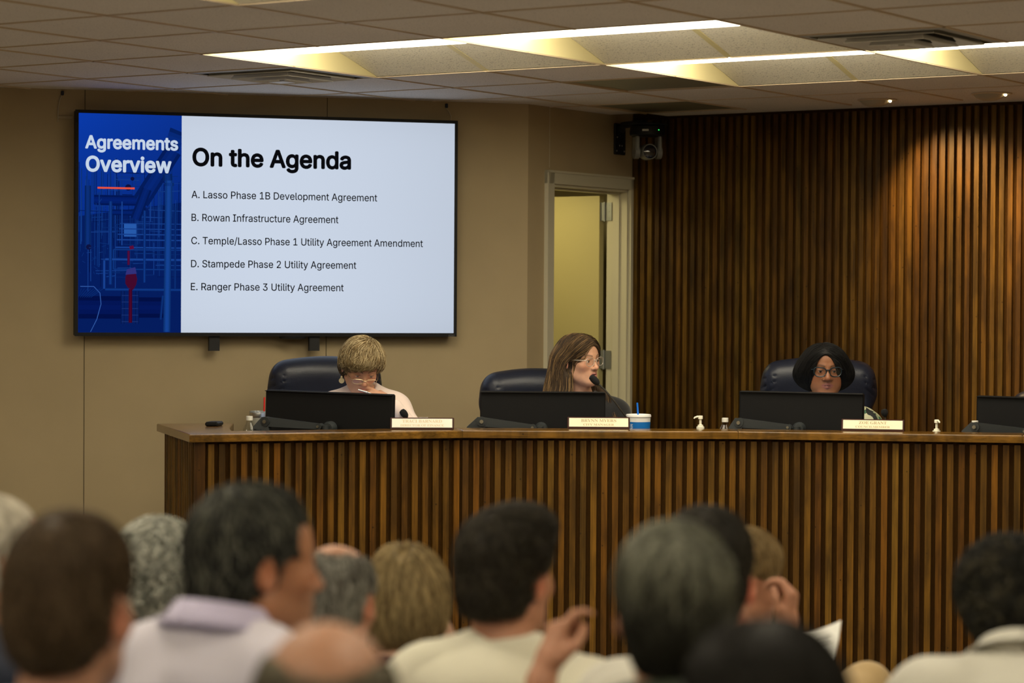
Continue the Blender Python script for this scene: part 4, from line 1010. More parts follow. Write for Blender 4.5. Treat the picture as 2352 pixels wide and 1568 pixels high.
def head_sdf(F, fr, p):
    """skull, face and ears in the head frame (face towards -Y, eye level z=0, chin about -.115)"""
    fw = p.get('face_w', 1.0); jw = p.get('jaw', 1.0); nose = p.get('nose', 1.0)
    F.add(ell((0, .014, .036), (.073, .093, .080), fr), .02)
    F.add(ell((0, -.032, .038), (.061 * fw, .056, .060), fr), .03)
    F.add(ell((0, -.034, -.028), (.059 * fw, .054, .068), fr), .03)
    F.add(ell((0, -.040, -.074), (.044 * fw * jw, .042, .038), fr), .03)
    for s in (-1, 1):
        F.add(capsule((s * .050 * fw * jw, .004, -.058), (s * .021 * jw, -.068, -.096), .016, .013, fr), .025)
        F.add(ell((s * .041 * fw, -.060, -.020), (.019, .017, .017), fr), .025)
        if p.get('full', 0): F.add(ell((s * .040 * fw, -.050, -.058), (.022, .026, .028), fr), .03)
        F.add(capsule((s * .012, -.083, .024), (s * .045 * fw, -.066, .024), .008, .007, fr), .016)
    F.add(ell((0, -.076, -.100), (.017 * jw, .013, .014), fr), .025)
    if p.get('full', 0): F.add(ell((0, -.035, -.108), (.040, .040, .020), fr), .03)
    if p.get('detail', True):
        for s in (-1, 1): F.sub(ell((s * .032, -.097, .001), (.019, .017, .014), fr), .012)
    F.add(capsule((0, -.084, .012), (0, -.104 - .006 * (nose - 1), -.026), .0072 * nose, .0095 * nose, fr), .012)
    F.add(ell((0, -.107, -.031), (.0105 * nose, .0095, .009), fr), .008)
    for s in (-1, 1):
        F.add(ell((s * .0125 * nose, -.094, -.034), (.0078 * nose, .010, .0075), fr), .007)
    F.add(ell((0, -.073, -.062), (.029, .021, .026), fr), .016)
    if p.get('detail', True):
        for s in (-1, 1):
            ec = (s * .0315, -.0745, .001)
            F.add(ell(ec, (.0158, .0142, .0136), fr), .006)
            F.sub(ell((s * .0318, -.0905, .0 - .0002), (.0122, .010, p.get('eye_open', .0052)), fr), .0025)
            F.sub(ell((s * .0058, -.1035, -.0405), (.0032, .0045, .0025), fr), .002)
            F.add(capsule((0, -.0945, -.0570), (s * .020 * p.get('lip_w', 1.0), -.0835, -.0618 - .003 * (p.get('lip_w', 1.0) > 1)), .0042, .0025, fr), .005)
            F.add(capsule((0, -.0935, -.0700), (s * .017 * p.get('lip_w', 1.0), -.0840, -.0660 - .002 * (p.get('lip_w', 1.0) > 1)), .0056, .0030, fr), .005)
        mo = p.get('mouth_open', .0012)
        F.sub(ell((0, -.096, -.0633), (.021, .014, mo), fr), .002)
    for s in (-1, 1):
        a = s * .35; Re = np.array([[math.cos(a), -math.sin(a), 0], [math.sin(a), math.cos(a), 0], [0, 0, 1]])
        tl_ = -.18; Rt = np.array([[1, 0, 0], [0, math.cos(tl_), -math.sin(tl_)], [0, math.sin(tl_), math.cos(tl_)]])
        er = p.get('ear', 1.0)
        F.add(ell((s * .0775, .014, -.006), (.0075, .019 * er, .033 * er), fr, Re @ Rt), .008)
        F.sub(ell((s * .0855, .010, -.004), (.0065, .010 * er, .019 * er), fr, Re @ Rt), .004)

def skin_color(L, p):
    base = np.array(p['skin']); c = np.tile(base, (len(L), 1)); x, y, z = L.T
    g = lambda cx, cy, cz, r: np.exp(-(((np.abs(x) - cx) ** 2 + (y - cy) ** 2 + (z - cz) ** 2) / r ** 2))
    red = np.array((1.12, .82, .78))
    for (cx, cy, cz, r, k) in ((.043, -.07, -.025, .022, .6), (0, -.11, -.032, .014, .5), (.08, .012, -.008, .03, p.get('ear_red', .6))):
        wgt = (k * g(cx, cy, cz, r))[:, None]; c = c * (1 - wgt + wgt * red)
    lip = np.array(p.get('lip', base * np.array((1.0, .60, .62))))
    lw_ = .0225 * p.get('lip_w', 1.0); e = (x / lw_) ** 2 + ((z + .0635) / (.0118 * p.get('lip_w', 1.0) * (1 - .25 * (x / .02) ** 2).clip(.3))) ** 2
    wl = np.clip((1.15 - e) / .3, 0, 1)[:, None] * (y < -.070)[:, None]; c = c * (1 - wl) + wl * lip
    wi = np.clip((1 - ((x / .018) ** 2 + ((z + .0633) / .0017) ** 2)) / .4, 0, 1)[:, None] * (y < -.070)[:, None]; c = c * (1 - wi) + wi * np.array((.05, .012, .012))
    br = p.get('brow')
    if br is not None:
        zc = .0235 + .006 * np.sin((np.abs(x) - .012) / .04 * 2.6) - .10 * np.maximum(np.abs(x) - .036, 0)
        wb = np.clip(1.3 - np.abs(z - zc) / .0042, 0, 1) * ((np.abs(x) > .012) & (np.abs(x) < .05) & (y < -.045)); c = c * (1 - .75 * wb[:, None]) + .75 * wb[:, None] * np.array(br)
    ln = np.exp(-(((np.abs(x) - .0318) / .014) ** 4 + ((z - .0062) / .0020) ** 2)) * (y < -.06); c = c * (1 - .8 * ln[:, None]) + .8 * ln[:, None] * np.array((.03, .018, .014))
    st = p.get('stubble', 0)
    if st:
        ws = st * np.clip((-.03 - z) / .03, 0, 1) * (z > -.14) * np.clip((-.0 - y) / .03, 0, 1) * (1 - wl[:, 0]); c = c * (1 - ws[:, None]) + ws[:, None] * np.array((.12, .08, .06))
    sc = p.get('scalp')
    if sc is not None: pass
    return c

def torso_sdf(F, fr, inf, p):
    w_ = p.get('w', 1.0); dp = p.get('depth', 1.0); k = .05
    F.add(capsule((-.145 * w_, 0, -.012), (.145 * w_, 0, -.012), .058, None, fr), k, inf)
    for s in (-1, 1): F.add(capsule((s * .135 * w_, .008, .008 - .012 * bool(p.get('female'))), (s * .042, .018, .058 - .010 * bool(p.get('female'))), .046, .037, fr), k, inf)
    F.add(capsule((0, .034, .0), (0, .026, .058 - .01 * bool(p.get('female'))), .054, .040, fr), k, inf)
    F.add(ell((0, .0, -.14), (.170 * w_, .118 * dp, .20), fr), k, inf)
    F.add(ell((0, -.012 * dp, -.34), (.155 * w_, .125 * dp, .20), fr), k, inf)
    F.add(ell((0, .01, -.47), (.178 * w_, .135 * dp, .11), fr), k, inf)
    if p.get('female'):
        for s in (-1, 1): F.add(ell((s * .075, -.085 * dp, -.175), (.072, .062, .068), fr), .04, inf)

def hand_sdf(F, H, curl, side=1, spread=.10, thumb=None, s=1.0):
    """H: hand frame, +Y along the fingers, +Z back of the hand, thumb on +X*side"""
    fx = (.031, .0105, -.0100, -.0290); fl = (.072, .080, .074, .058)
    for k in range(4): F.add(capsule((fx[k] * .55 * side, .006, 0), (fx[k] * side, .085 - .004 * (k == 3) - .003 * (k == 0), .002), .0130, .0105, H), .012)
    F.add(ell((0, .045, -.006), (.036, .045, .012), H), .012); F.add(capsule((0, -.03, 0), (0, .02, 0), .024, .024, H), .02)
    for k in range(4):
        a = curl[k] if isinstance(curl, (list, tuple)) else curl; pos = np.array((fx[k] * side, .085, .002)); sp = spread * (1.2 - .8 * k) * side; th = 0
        for q, (fr_, r0, r1) in enumerate(((.45, .0098, .0088), (.30, .0088, .0080), (.25, .0080, .0068))):
            th += a * (.8, 1.1, .7)[q]; L = fl[k] * fr_
            nx = pos + L * np.array((math.sin(sp) * math.cos(th), math.cos(sp) * math.cos(th), -math.sin(th)))
            F.add(capsule(pos, nx, r0, r1, H), .0035); pos = nx
    tp = thumb or [(.030, .018, -.006), (.050, .045, -.014), (.058, .070, -.022), (.056, .092, -.028)]
    for q in range(3): F.add(capsule((tp[q][0] * side, tp[q][1], tp[q][2]), (tp[q + 1][0] * side, tp[q + 1][1], tp[q + 1][2]), (.0145, .0112, .0098)[q], (.0112, .0098, .0078)[q], H), (.014, .005, .004)[q])

def frame_axes(o, y, z, s=1.0):
    f = Frame(o, s=s); y = np.array(y, float); y /= np.linalg.norm(y); z = np.array(z, float); z -= y * (z @ y); z /= np.linalg.norm(z)
    f.R = np.stack([np.cross(y, z), y, z], 1); return f

def elbow_ik(S, W, pole, l1=.29, l2=.255):
    S, W = np.array(S), np.array(W); d = W - S; L = np.linalg.norm(d); u = d / L; L = min(L, l1 + l2 - .004)
    a = (l1 * l1 - l2 * l2 + L * L) / (2 * L); h = math.sqrt(max(l1 * l1 - a * a, 0)); q = np.array(pole, float); q -= u * (q @ u); q /= np.linalg.norm(q)
    return S + u * a + q * h

def make_person(name, label, p, group=None):
    """p: head (px,py,D), yaw/pitch/roll of the head, torso dict, arms, garments, hair function"""
    hc = at(*p['head']); hs = p.get('hs', 1.0)
    fr = Frame(hc, math.radians(p['yaw']), math.radians(p.get('pitch', 0)), math.radians(p.get('roll', 0)), hs)
    tq = p.get('torso', {}); ty = math.radians(tq.get('yaw', p['yaw'])); f2 = np.array([math.sin(ty), -math.cos(ty), 0])
    sc = hc + np.array([0, 0, -.235 * hs + tq.get('up', 0)]) - f2 * (tq.get('back', .035)) + np.array([tq.get('dx', 0), 0, 0])
    ft = Frame(sc, ty, math.radians(tq.get('lean', 4)), math.radians(tq.get('tilt', 0)))
    wd = tq.get('w', 1.0); seat = p.get('seat', .45)
    root = thing(name, label, 'person', (hc[0], hc[1], p.get('floor', 0.0)), 0, group); base = np.array(root.location)
    # arms
    arms = {}
    rt = np.array([-math.cos(ty), -math.sin(ty), 0])          # person's right
    for sd, sg in (('R', -1), ('L', 1)):
        S = ft.w((sg * .178 * wd, .0, -.022)); a = p.get('arms', {}).get(sd)
        if a is None: Wp = sc + f2 * .36 + rt * (-sg) * .13 + np.array([0, 0, -.50]); a = dict(wrist=Wp, pole=rt * (-sg) * .8 + np.array([0, 0, -1.0]) - f2 * .5, fingers=f2 + np.array([0, 0, -.15]), back=(0, 0, 1))
        if callable(a): a = a(fr, ft, sc, f2, rt)
        Wp = np.array(a['wrist'], float); d = Wp - S; L = np.linalg.norm(d)
        if L > .53: Wp = S + d / L * .53
        E = np.array(a['elbow']) if 'elbow' in a else elbow_ik(S, Wp, np.array(a.get('pole', (0, 0, -1)), float)); arms[sd] = (S, E, Wp, a, sg)
    res = p.get('res', .005)
    pts = [hc - .17 * hs, hc + .17 * hs, sc + np.array([-.27, -.27, -.58]), sc + np.array([.27, .27, .1])]
    for S, E, Wp, a, sg in arms.values(): pts += [E - .08, E + .08, Wp - .2, Wp + .2]
    lo, hi = np.min(pts, 0), np.max(pts, 0)
    F = Field(lo, hi, res)
    torso_sdf(F, ft, -.012, tq)
    nb = ft.w((0, .022, .045)); nk = p.get('neck', .054)
    F.add(capsule(nb, fr.w((0, .018, -.055)), nk + .006, nk), .03); F.add(capsule(fr.w((0, .03, -.03)), fr.w((0, .02, -.07)), nk, nk), .02)
    for S, E, Wp, a, sg in arms.values():
        F.add(capsule(S, E, .044, .038), .03); F.add(capsule(E, Wp, .039, .026), .02)
        H = frame_axes(Wp + np.array(a['fingers'], float) / np.linalg.norm(a['fingers']) * .03, a['fingers'], a['back'], p.get('hand_s', 1.0))
        hand_sdf(F, H, a.get('curl', .35), a.get('thumb_side', sg), a.get('spread', .06), a.get('thumb'))
    head_sdf(F, fr, p)
    V, Q = F.mesh(1); L = fr.inv(V); cols = np.tile(np.array(p['skin']), (len(V), 1))
    near = np.linalg.norm(L, axis=1) < .16; cols[near] = skin_color(L[near], p)
    if p.get('body_tint') is not None: cols *= np.array(p['body_tint'])
    body = link('body', mesh_np('body', V - base, Q, cols), M_SKIN, root, True)
    # eyes
    if p.get('detail', True):
        for s in (-1, 1):
            m = MB(); look = p.get('look', (0, -1, 0)); n = 24
            m.lathe([(.0121 * math.sin(a), -.0121 * math.cos(a)) for a in np.linspace(0.0, math.pi, 19)], n, cap=False)
            VV = np.array(m.v); dz = -VV[:, 2] / .0121
            cc = np.where(dz[:, None] > .955, np.array((.004, .004, .004)), np.where(dz[:, None] > .86, np.array(p.get('iris', (.06, .035, .015))), np.array((.62, .58, .53))))
            lk = np.array(look, float); lk /= np.linalg.norm(lk); A = np.cross((0, 0, 1.0), -lk); A /= np.linalg.norm(A); Bx = np.cross(-lk, A); R = np.stack([A, Bx, -lk], 1)
            W = fr.W(VV @ R.T + np.array((s * .0315, -.0752, .001))) - base
            me = bpy.data.meshes.new('eye'); me.from_pydata([tuple(v) for v in W], [], m.f); set_col(me, cc); link('eye', me, M_EYE, root, True)
    # garments
    g = p['top']
    F2 = Field(np.minimum(lo, sc - .32) - .02, np.maximum(hi, sc + .1) + .02, max(res, .006))
    inf = g.get('inf', .010)
    torso_sdf(F2, ft, inf, tq)
    for sd, (S, E, Wp, a, sg) in arms.items():
        ln = g.get('sleeve', 'long')
        F2.add(capsule(S, E, .048 + inf, .045 + inf), .05)
        if ln == 'long': F2.add(capsule(E, E + (Wp - E) * .93, .046 + inf * .8, .032 + inf * .8), .025)
    if not g.get('low'):
        pass
    # neck opening
    F2.sub(capsule(ft.w((0, .010, g.get('open', .085 if g.get('collar') else .112))), fr.w((0, .01, -.06)), nk + .008, nk + .016), .01)
    if g.get('v'): F2.sub(capsule(ft.w((0, -.06, .03)), ft.w((0, -.15, -.15)), .05, .012), .01)
    V, Q = F2.mesh(1)
    me = mesh_np('top', V, Q); nr = np.zeros(len(V) * 3, np.float32); me.vertices.foreach_get('normal', nr); nr = nr.reshape(-1, 3)
    ww = wavy(V, g.get('wrinkle', .004), 28, p.get('seed', 1)); ww = np.abs(ww) * 1.5 - g.get('wrinkle', .004)
    V = V + nr * ww[:, None] - base
    me.vertices.foreach_set('co', V.astype(np.float32).ravel()); me.update()
    top = link(g.get('name', 'shirt'), me, g['mat'], root, True)
    if g.get('collar'):
        # folded collar: a band around the neck, standing then turned down
        c = g['collar']; m = MB(); n = 40; up_ = ft.R @ np.array([0, 0, 1.0]); prof = [(nk + .013, .045), (nk + .012, .108 * c), (nk + .017, .114 * c), (nk + .031, .094 * c), (nk + .045, .078)]
        ax = (fr.w((0, .018, -.055)) - nb); 
        rings = []
        for r, z in prof:
            ring = []
            for k in range(n + 1):
                an = math.pi * 2 * k / n; gap = .0
                q = ft.R @ np.array((r * math.sin(an) * 1.06, r * math.cos(an) * 1.02 + .020, z - .018 + .012 * math.cos(an))); ring.append(ft.t + q + ax * (z / .1) * .25)
            rings.append(ring)
        V = [q - base for ring in rings for q in ring]; m.add(V, [(i * (n + 1) + k, i * (n + 1) + k + 1, (i + 1) * (n + 1) + k + 1, (i + 1) * (n + 1) + k) for i in range(len(prof) - 1) for k in range(n)], smooth=True)
        o = m.build('collar', g.get('collar_mat', g['mat']), top)
        sm_ = o.modifiers.new('thick', 'SOLIDIFY'); sm_.thickness = .003
    # trousers and shoes, seated
    hip = np.array([sc[0], sc[1], 0]) - f2 * (.02 + .45 * math.sin(math.radians(tq.get('lean', 4)))) ; hip[2] = p.get('floor', 0) + seat + .09
    F3 = Field(hip - np.array([.75, .75, .62]), hip + np.array([.75, .75, .5]), .014); F4 = Field(hip - np.array([.75, .75, .70]), hip + np.array([.75, .75, .1]), .010)
    F3.add(ell(hip + np.array([0, 0, -.005]), (.18, .16, .095)), .03)
    legs = p.get('legs', {})
    for sg in (-1, 1):
        hj = hip + rt * (-sg) * .09; lg = legs.get(sg, {})
        kn = np.array(lg.get('knee', hj + f2 * .42 + rt * (-sg) * .03 + np.array([0, 0, .0]))); fz = p.get('floor', 0.0)
        an = np.array(lg.get('ankle', np.array([kn[0], kn[1], fz + .10]) - f2 * p.get('tuck', .12)))
        F3.add(capsule(hj, kn, .085, .066), .04); F3.add(capsule(kn, an, .064, .048), .03)
        ff = np.array(lg.get('toe', f2)); F4.add(capsule(an + np.array([0, 0, -.058]) - ff * .03, an + np.array([0, 0, -.066]) + ff * .15, .040, .032), .02); F4.add(capsule(an + np.array([0, 0, -.045]), an + np.array([0, 0, .0]), .042, .042), .02)
    V, Q = F3.mesh(1); link('trousers', mesh_np('trousers', V - base, Q), p.get('trousers', M_TROU), root, True)
    V, Q = F4.mesh(1); V[:, 2] = np.maximum(V[:, 2], p.get('floor', 0.0) + .002) if not legs else V[:, 2]
    link('shoes', mesh_np('shoes', V - base, Q), M_SHOE, root, True)
    if p.get('hair'): p['hair'](root, fr, base, p)
    return root, fr, ft, base, arms

M_TROU = cloth('dark_trousers', (.03, .032, .04)); M_SHOE = mat('black_shoes', (.015, .013, .012), .4)

# ------------------------------------------------------------------ hair
def hair_build(root, fr, base, F, col, flow, n=900, m=14, step=.009, rad=.0013, seedbox=None, lift=.003, jit=.25, var=.25, shell=.8, wave=0.0, zdark=None, seed=1, strands=True, keep=None, name='hair', start_bias=None, hl=None):
    """F: hair volume in the head frame; flow(P) -> direction field; strands creep along the surface"""
    r = np.random.RandomState(seed)
    V, Q = F.mesh(1)
    col = np.array(col)
    sv = wavy(V, .12, 60, seed + 5)[:, None] + wavy(V, .10, 160, seed + 6)[:, None]
    nrm = F.grad(V); V2 = V + nrm * (wavy(V, .0022, 70, seed + 7))[:, None]
    sc_ = np.tile(col * shell, (len(V), 1))
    if zdark is not None:
        zk = np.clip((zdark[1] - V[:, 2] + wavy(V, .012, 50, seed + 9)) / .05, 0, 1)[:, None]; sc_ = sc_ * (1 - zk) + np.array(zdark[0]) * shell * zk
    sh = link(name, mesh_np(name, fr.W(V2) - base, Q, np.clip(sc_ * (1 + sv), 0, 1)), M_HAIR, root, True)
    if not strands: return sh
    if rad >= .0011 and not wave: n = int(n * 2.6); rad *= .62
    S = V[r.randint(len(V), size=n)]; hi_ = V[V[:, 2] > V[:, 2].max() - .05]
    if not wave: S[:n // 4] = hi_[r.randint(len(hi_), size=n // 4)]
    g = F.grad(S); P = S + g * lift * r.rand(n, 1); PL = [P.copy()]; jd = r.normal(size=(n, 3)) * jit; lf = lift * (.3 + r.rand(n))
    for k in range(m - 1):
        d = flow(P) + jd + wave * np.sin(k * .9 + r.rand(n, 1) * 0 + np.arange(n)[:, None] * 1.7) * np.stack([np.sin(np.arange(n) * 3.1), np.cos(np.arange(n) * 2.3), np.sin(np.arange(n) * 1.3)], 1)
        g = F.grad(P); d = d - g * (d * g).sum(1, keepdims=True); d /= np.linalg.norm(d, axis=1, keepdims=True) + 1e-9
        P = P + d * step; sd = F.sample(P)[:, None]; ok = np.abs(sd) < .03
        P = P - np.where(ok, (sd - lf[:, None]) * .8, 0) * F.grad(P); PL.append(P.copy())
    PL = np.stack(PL, 1)
    if keep is not None:
        kk = keep(PL); PL = PL[kk]; n = len(PL)
    cv = col * (1 + var * r.uniform(-1, 1, (n, 1)))
    if hl is not None:
        mk = r.rand(n) < hl[1]; cv[mk] = np.array(hl[0]) * (1 + .2 * r.uniform(-1, 1, (mk.sum(), 1)))
    if zdark is not None:
        zk = np.clip((zdark[1] - PL[:, 0, 2] + .02 * r.normal(size=n)) / .05, 0, 1)[:, None]; cv = cv * (1 - zk) + np.array(zdark[0]) * (1 + var * r.uniform(-1, 1, (n, 1))) * zk
    st = link(name + '_strands', strands_mesh(name + '_strands', fr.W(PL.reshape(-1, 3)).reshape(PL.shape) - base, rad * (.6 + .8 * r.rand(n)), np.clip(cv, 0, 1)), M_HAIR, sh, True)
    return sh

def HF(res=.004, lo=(-.17, -.17, -.2), hi=(.17, .19, .19)): return Field(lo, hi, res)
def crown_flow(c=(0, .05, .13), g=.35, sweep=(0, 0, 0)):
    c = np.array(c); sweep = np.array(sweep)
    def f(P):
        d = P - c; d = d / (np.linalg.norm(d, axis=1, keepdims=True) + 1e-6); return d * np.array((1, 1, .6)) + np.array((0, 0, -g)) + sweep
    return f

def hair_short(col, vol=1.0, top=0.0, nape=-.075, side=-.045, hairline=.062, grey=None, n=900, curl=0.0, seed=3, rad=.0016, quiff=0, temple=.0, var=.3, bald=0, res=.005, flow=None, **kw):
    def fn(root, fr, base, p):
        F = HF(res); v = vol
        F.add(ell((0, .014, .036), (.0785 * (.97 + .03 * v), .0985 * (.97 + .03 * v), .0865 + .004 * v), fr=ID), .02)
        F.add(ell((0, .045, -.02), (.066, .064 + .004 * v, .065)), .03)
        if top: F.add(ell((0, .0, .075), (.068, .085, .048 + top)), .03)
        if quiff: F.add(ell((0, -.055, .088), (.052, .042, .030 + quiff)), .03)
        F.sub(ell((0, -.135, -.035), (.088, .092, .035 + hairline)), .012)               # face
        F.sub(rbox((0, -.12, -.11), (.15, .115, .13), .02), .012)
        F.sub(rbox((0, .0, nape - .12), (.2, .2, .12), .01), .012)                     # nape
        for s in (-1, 1):
            F.sub(ell((s * .082, -.002, -.018), (.030, .032, .044)), .008)
            F.sub(rbox((s * .10, -.03, side - .08), (.06, .075, .08), .01), .01)
            if temple: F.sub(ell((s * .055, -.085, .06), (.03 + temple, .04 + temple, .045)), .01)
        if bald: F.sub(ell((0, -.01 + bald * .3, .115), (.062, .085 + bald, .055)), .015)
        sh = hair_build(root, fr, base, F, col, flow or crown_flow(), n=n, m=7 if not curl else 12, step=.007 if not curl else .005, rad=rad, lift=.004, jit=.35 + curl, wave=curl, var=var, seed=seed, hl=grey, **kw)
        return sh
    return fn

# ------------------------------------------------------------------ eyeglasses
def lens_mat():
    if 'lens_glass' in MATS: return MATS['lens_glass']
    m = bpy.data.materials.new('lens_glass'); m.use_nodes = True; nt = m.node_tree; nt.nodes.clear()
    t = nt.nodes.new('ShaderNodeBsdfTransparent'); g = nt.nodes.new('ShaderNodeBsdfGlossy'); g.inputs['Roughness'].default_value = .02
    x = nt.nodes.new('ShaderNodeMixShader'); x.inputs[0].default_value = .07; o = nt.nodes.new('ShaderNodeOutputMaterial')
    nt.links.new(t.outputs[0], x.inputs[1]); nt.links.new(g.outputs[0], x.inputs[2]); nt.links.new(x.outputs[0], o.inputs[0]); MATS['lens_glass'] = m
    return m
def glasses(root, fr, base, m_frame, rx=.0245, rz=.0165, cz=-.001, cy=-.0985, r=.0016, power=2.6, cat=0.0, temple=True, cx=.0335, temple_mat=None, rim_low=1.0):
    g = empty('eyeglasses', (0, 0, 0)); g.parent = root
    W = lambda P: fr.W(np.array(P)) - base
    def outline(s, n=40):
        P = []
        for a in np.linspace(0, 2 * math.pi, n + 1):
            c, sn = math.cos(a), math.sin(a); x = rx * math.copysign(abs(c) ** (2 / power), c); z = rz * math.copysign(abs(sn) ** (2 / power), sn)
            x *= 1 - .10 * (z < 0) * (abs(z) / rz)
            z += cat * max(0, x / rx) * (z > 0)
            P.append((s * (cx + x), cy + 1.6 * (cx + x) ** 2 , cz + z))
        return P
    m = MB()
    for s in (-1, 1): m.tube(list(W(outline(s))), r, 8, cap=False)
    m.tube(list(W([(-(cx - rx * .92), cy + .001, cz + rz * .35), (-.004, cy - .003, cz + rz * .5), (.004, cy - .003, cz + rz * .5), (cx - rx * .92, cy + .001, cz + rz * .35)])), r * 1.05, 8)
    m.build('rims', m_frame, g)
    m = MB()
    for s in (-1, 1):
        P = W(outline(s)); c = P[:-1].mean(0); m.add([c] + list(P[:-1]), [(0, k + 1, (k + 1) % (len(P) - 1) + 1) for k in range(len(P) - 1)], smooth=True)
    m.build('lenses', lens_mat(), g)
    if temple:
        for s in (-1, 1):
            x0 = cx + rx; m = MB()
            m.tube(list(W([(s * (x0 - .001), cy + 1.6 * x0 * x0, cz + rz * .55), (s * (x0 + .006), cy + 1.6 * x0 * x0 + .006, cz + rz * .5), (s * .0765, -.03, cz + rz * .5), (s * .0800, .008, cz + rz * .55 + .004), (s * .0790, .028, cz - .012)])), r * 1.15, 8)
            m.build('temple', temple_mat or m_frame, g)
    return g

# ------------------------------------------------------------------ executive chairs
M_LEATHER = mat('navy_leather', (.013, .016, .030), .38, bump=.08, bscale=140, spec=.5, var=.1, vscale=12)
def chair(px, pytop, D, yaw, lab):
    P = at(px, pytop, D); fl = PLZ; H = P[2] - fl; t = thing('executive_chair', lab, 'chair', (P[0], P[1], fl), math.radians(yaw), 'navy leather executive chairs on the dais')
    def smesh(name, F, sm=1, par=t, m=M_LEATHER):
        V, Q = F.mesh(sm); return link(name, mesh_np(name, V, Q), m, par, True)
    F = Field((-.36, -.2, H - .80), (.36, .2, H + .05), .007)
    # padded back with an arched head roll
    F.add(rbox((0, .01, H - .40), (.255, .06, .36), .05), .03); F.add(ell((0, .01, H - .16), (.285, .085, .14)), .04)
    F.add(capsule((-.19, .0, H - .085), (.19, .0, H - .085), .070, None), .06); F.add(ell((0, .0, H - .06), (.215, .07, .062)), .05)
    F.add(ell((0, -.035, H - .42), (.18, .06, .20)), .05)
    for s in (-1, 1):
        for q in range(4): F.sub(capsule((s * .20, -.085, H - .075 - .022 * q), (s * .285, -.01, H - .10 - .045 * q), .0015, .0045), .008)
    smesh('backrest', F)
    F = Field((-.36, -.62, .30), (.36, .1, .56), .010); F.add(rbox((0, -.25, .40), (.27, .27, .055), .05), .02); F.add(ell((0, -.27, .43), (.23, .23, .04)), .05); smesh('seat', F)
    for s in (-1, 1):
        F = Field((s * .31 - .09, -.55, .36), (s * .31 + .09, .08, .70), .008); F.add(capsule((s * .31, -.42, .585), (s * .31, -.08, .585), .036, None), .02); F.add(capsule((s * .31, -.40, .57), (s * .29, -.36, .42), .026, None), .02); F.add(capsule((s * .31, -.08, .585), (s * .30, .0, .52), .024, None), .02)
        smesh('armrest', F)
    m = MB(); m.tube([(0, -.24, .37), (0, -.24, .12)], .03, 16); m.tube([(0, -.24, .2), (0, -.24, .1)], .042, 16); m.build('gas_column', M_BLACK, t)
    m = MB()
    for k in range(5):
        a = k * 2 * math.pi / 5 + .3; m.tube([(0, -.24, .12), (.27 * math.cos(a), -.24 + .27 * math.sin(a), .075)], [.03, .018], 10)
    m.build('star_base', M_BLACK, t)
    for k in range(5):
        a = k * 2 * math.pi / 5 + .3; m = MB(); m.lathe([(0, -.022), (.026, -.022), (.028, 0), (.026, .022), (0, .022)], 16, c=(.27 * math.cos(a), -.24 + .27 * math.sin(a), .029), M=[[0, 0, 1], [1, 0, 0], [0, 1, 0]], cap=False); m.build('caster', M_MATTE, t)
    return t
chair(748, 823.5, 11.78, 17, 'navy leather chair behind the woman in the pale pink blazer')
chair(1228, 851, 11.80, 22, 'navy leather chair behind the woman with long brown hair')
chair(1881, 826, 11.80, -3, 'navy leather chair behind the woman with the black bob')
chair(2455, 896, 11.55, -12, 'navy leather chair top at the right edge, behind the cut-off monitor')

# ------------------------------------------------------------------ the three women on the dais
M_PINK = cloth('pale_pink_wool', (.78, .64, .58), var=.03); M_BLACKWOOL = cloth('black_wool', (.012, .012, .013))
def blouse_mat():
    m, nt, b = _new('patterned_blouse'); L = nt.links; tc = nt.nodes.new('ShaderNodeTexCoord')
    mp = nt.nodes.new('ShaderNodeMapping'); mp.inputs['Scale'].default_value = (22, 22, 13); mp.inputs['Rotation'].default_value = (.3, .5, .6); L.new(tc.outputs['Object'], mp.inputs[0])
    v = nt.nodes.new('ShaderNodeTexVoronoi'); v.distance = 'MANHATTAN'; v.inputs['Scale'].default_value = 1.0; L.new(mp.outputs[0], v.inputs[0])
    sp = nt.nodes.new('ShaderNodeSeparateColor'); L.new(v.outputs['Color'], sp.inputs[0]); r = nt.nodes.new('ShaderNodeValToRGB'); r.color_ramp.interpolation = 'CONSTANT'
    for k, (p_, c) in enumerate(((0, (.42, .43, .27)), (.28, (.045, .12, .075)), (.5, (.22, .27, .15)), (.66, (.012, .016, .016)), (.8, (.50, .50, .34)))):
        e = r.color_ramp.elements[k] if k < 2 else r.color_ramp.elements.new(p_); e.position = p_; e.color = (*c, 1)
    L.new(sp.outputs[0], r.inputs[0]); L.new(r.outputs[0], b.inputs['Base Color']); b.inputs['Roughness'].default_value = .7
    return m
M_BLOUSE = blouse_mat()
M_GOLD = mat('gold_wire', (.78, .62, .36), .28, metal=.9); M_CLEARF = mat('clear_acetate', (.85, .80, .70), .08, spec=.6, trans=.75); M_NAVYF = mat('dark_teal_acetate', (.006, .014, .020), .25)
M_PEARL = mat('gold_disc', (.62, .52, .32), .35, metal=.4)

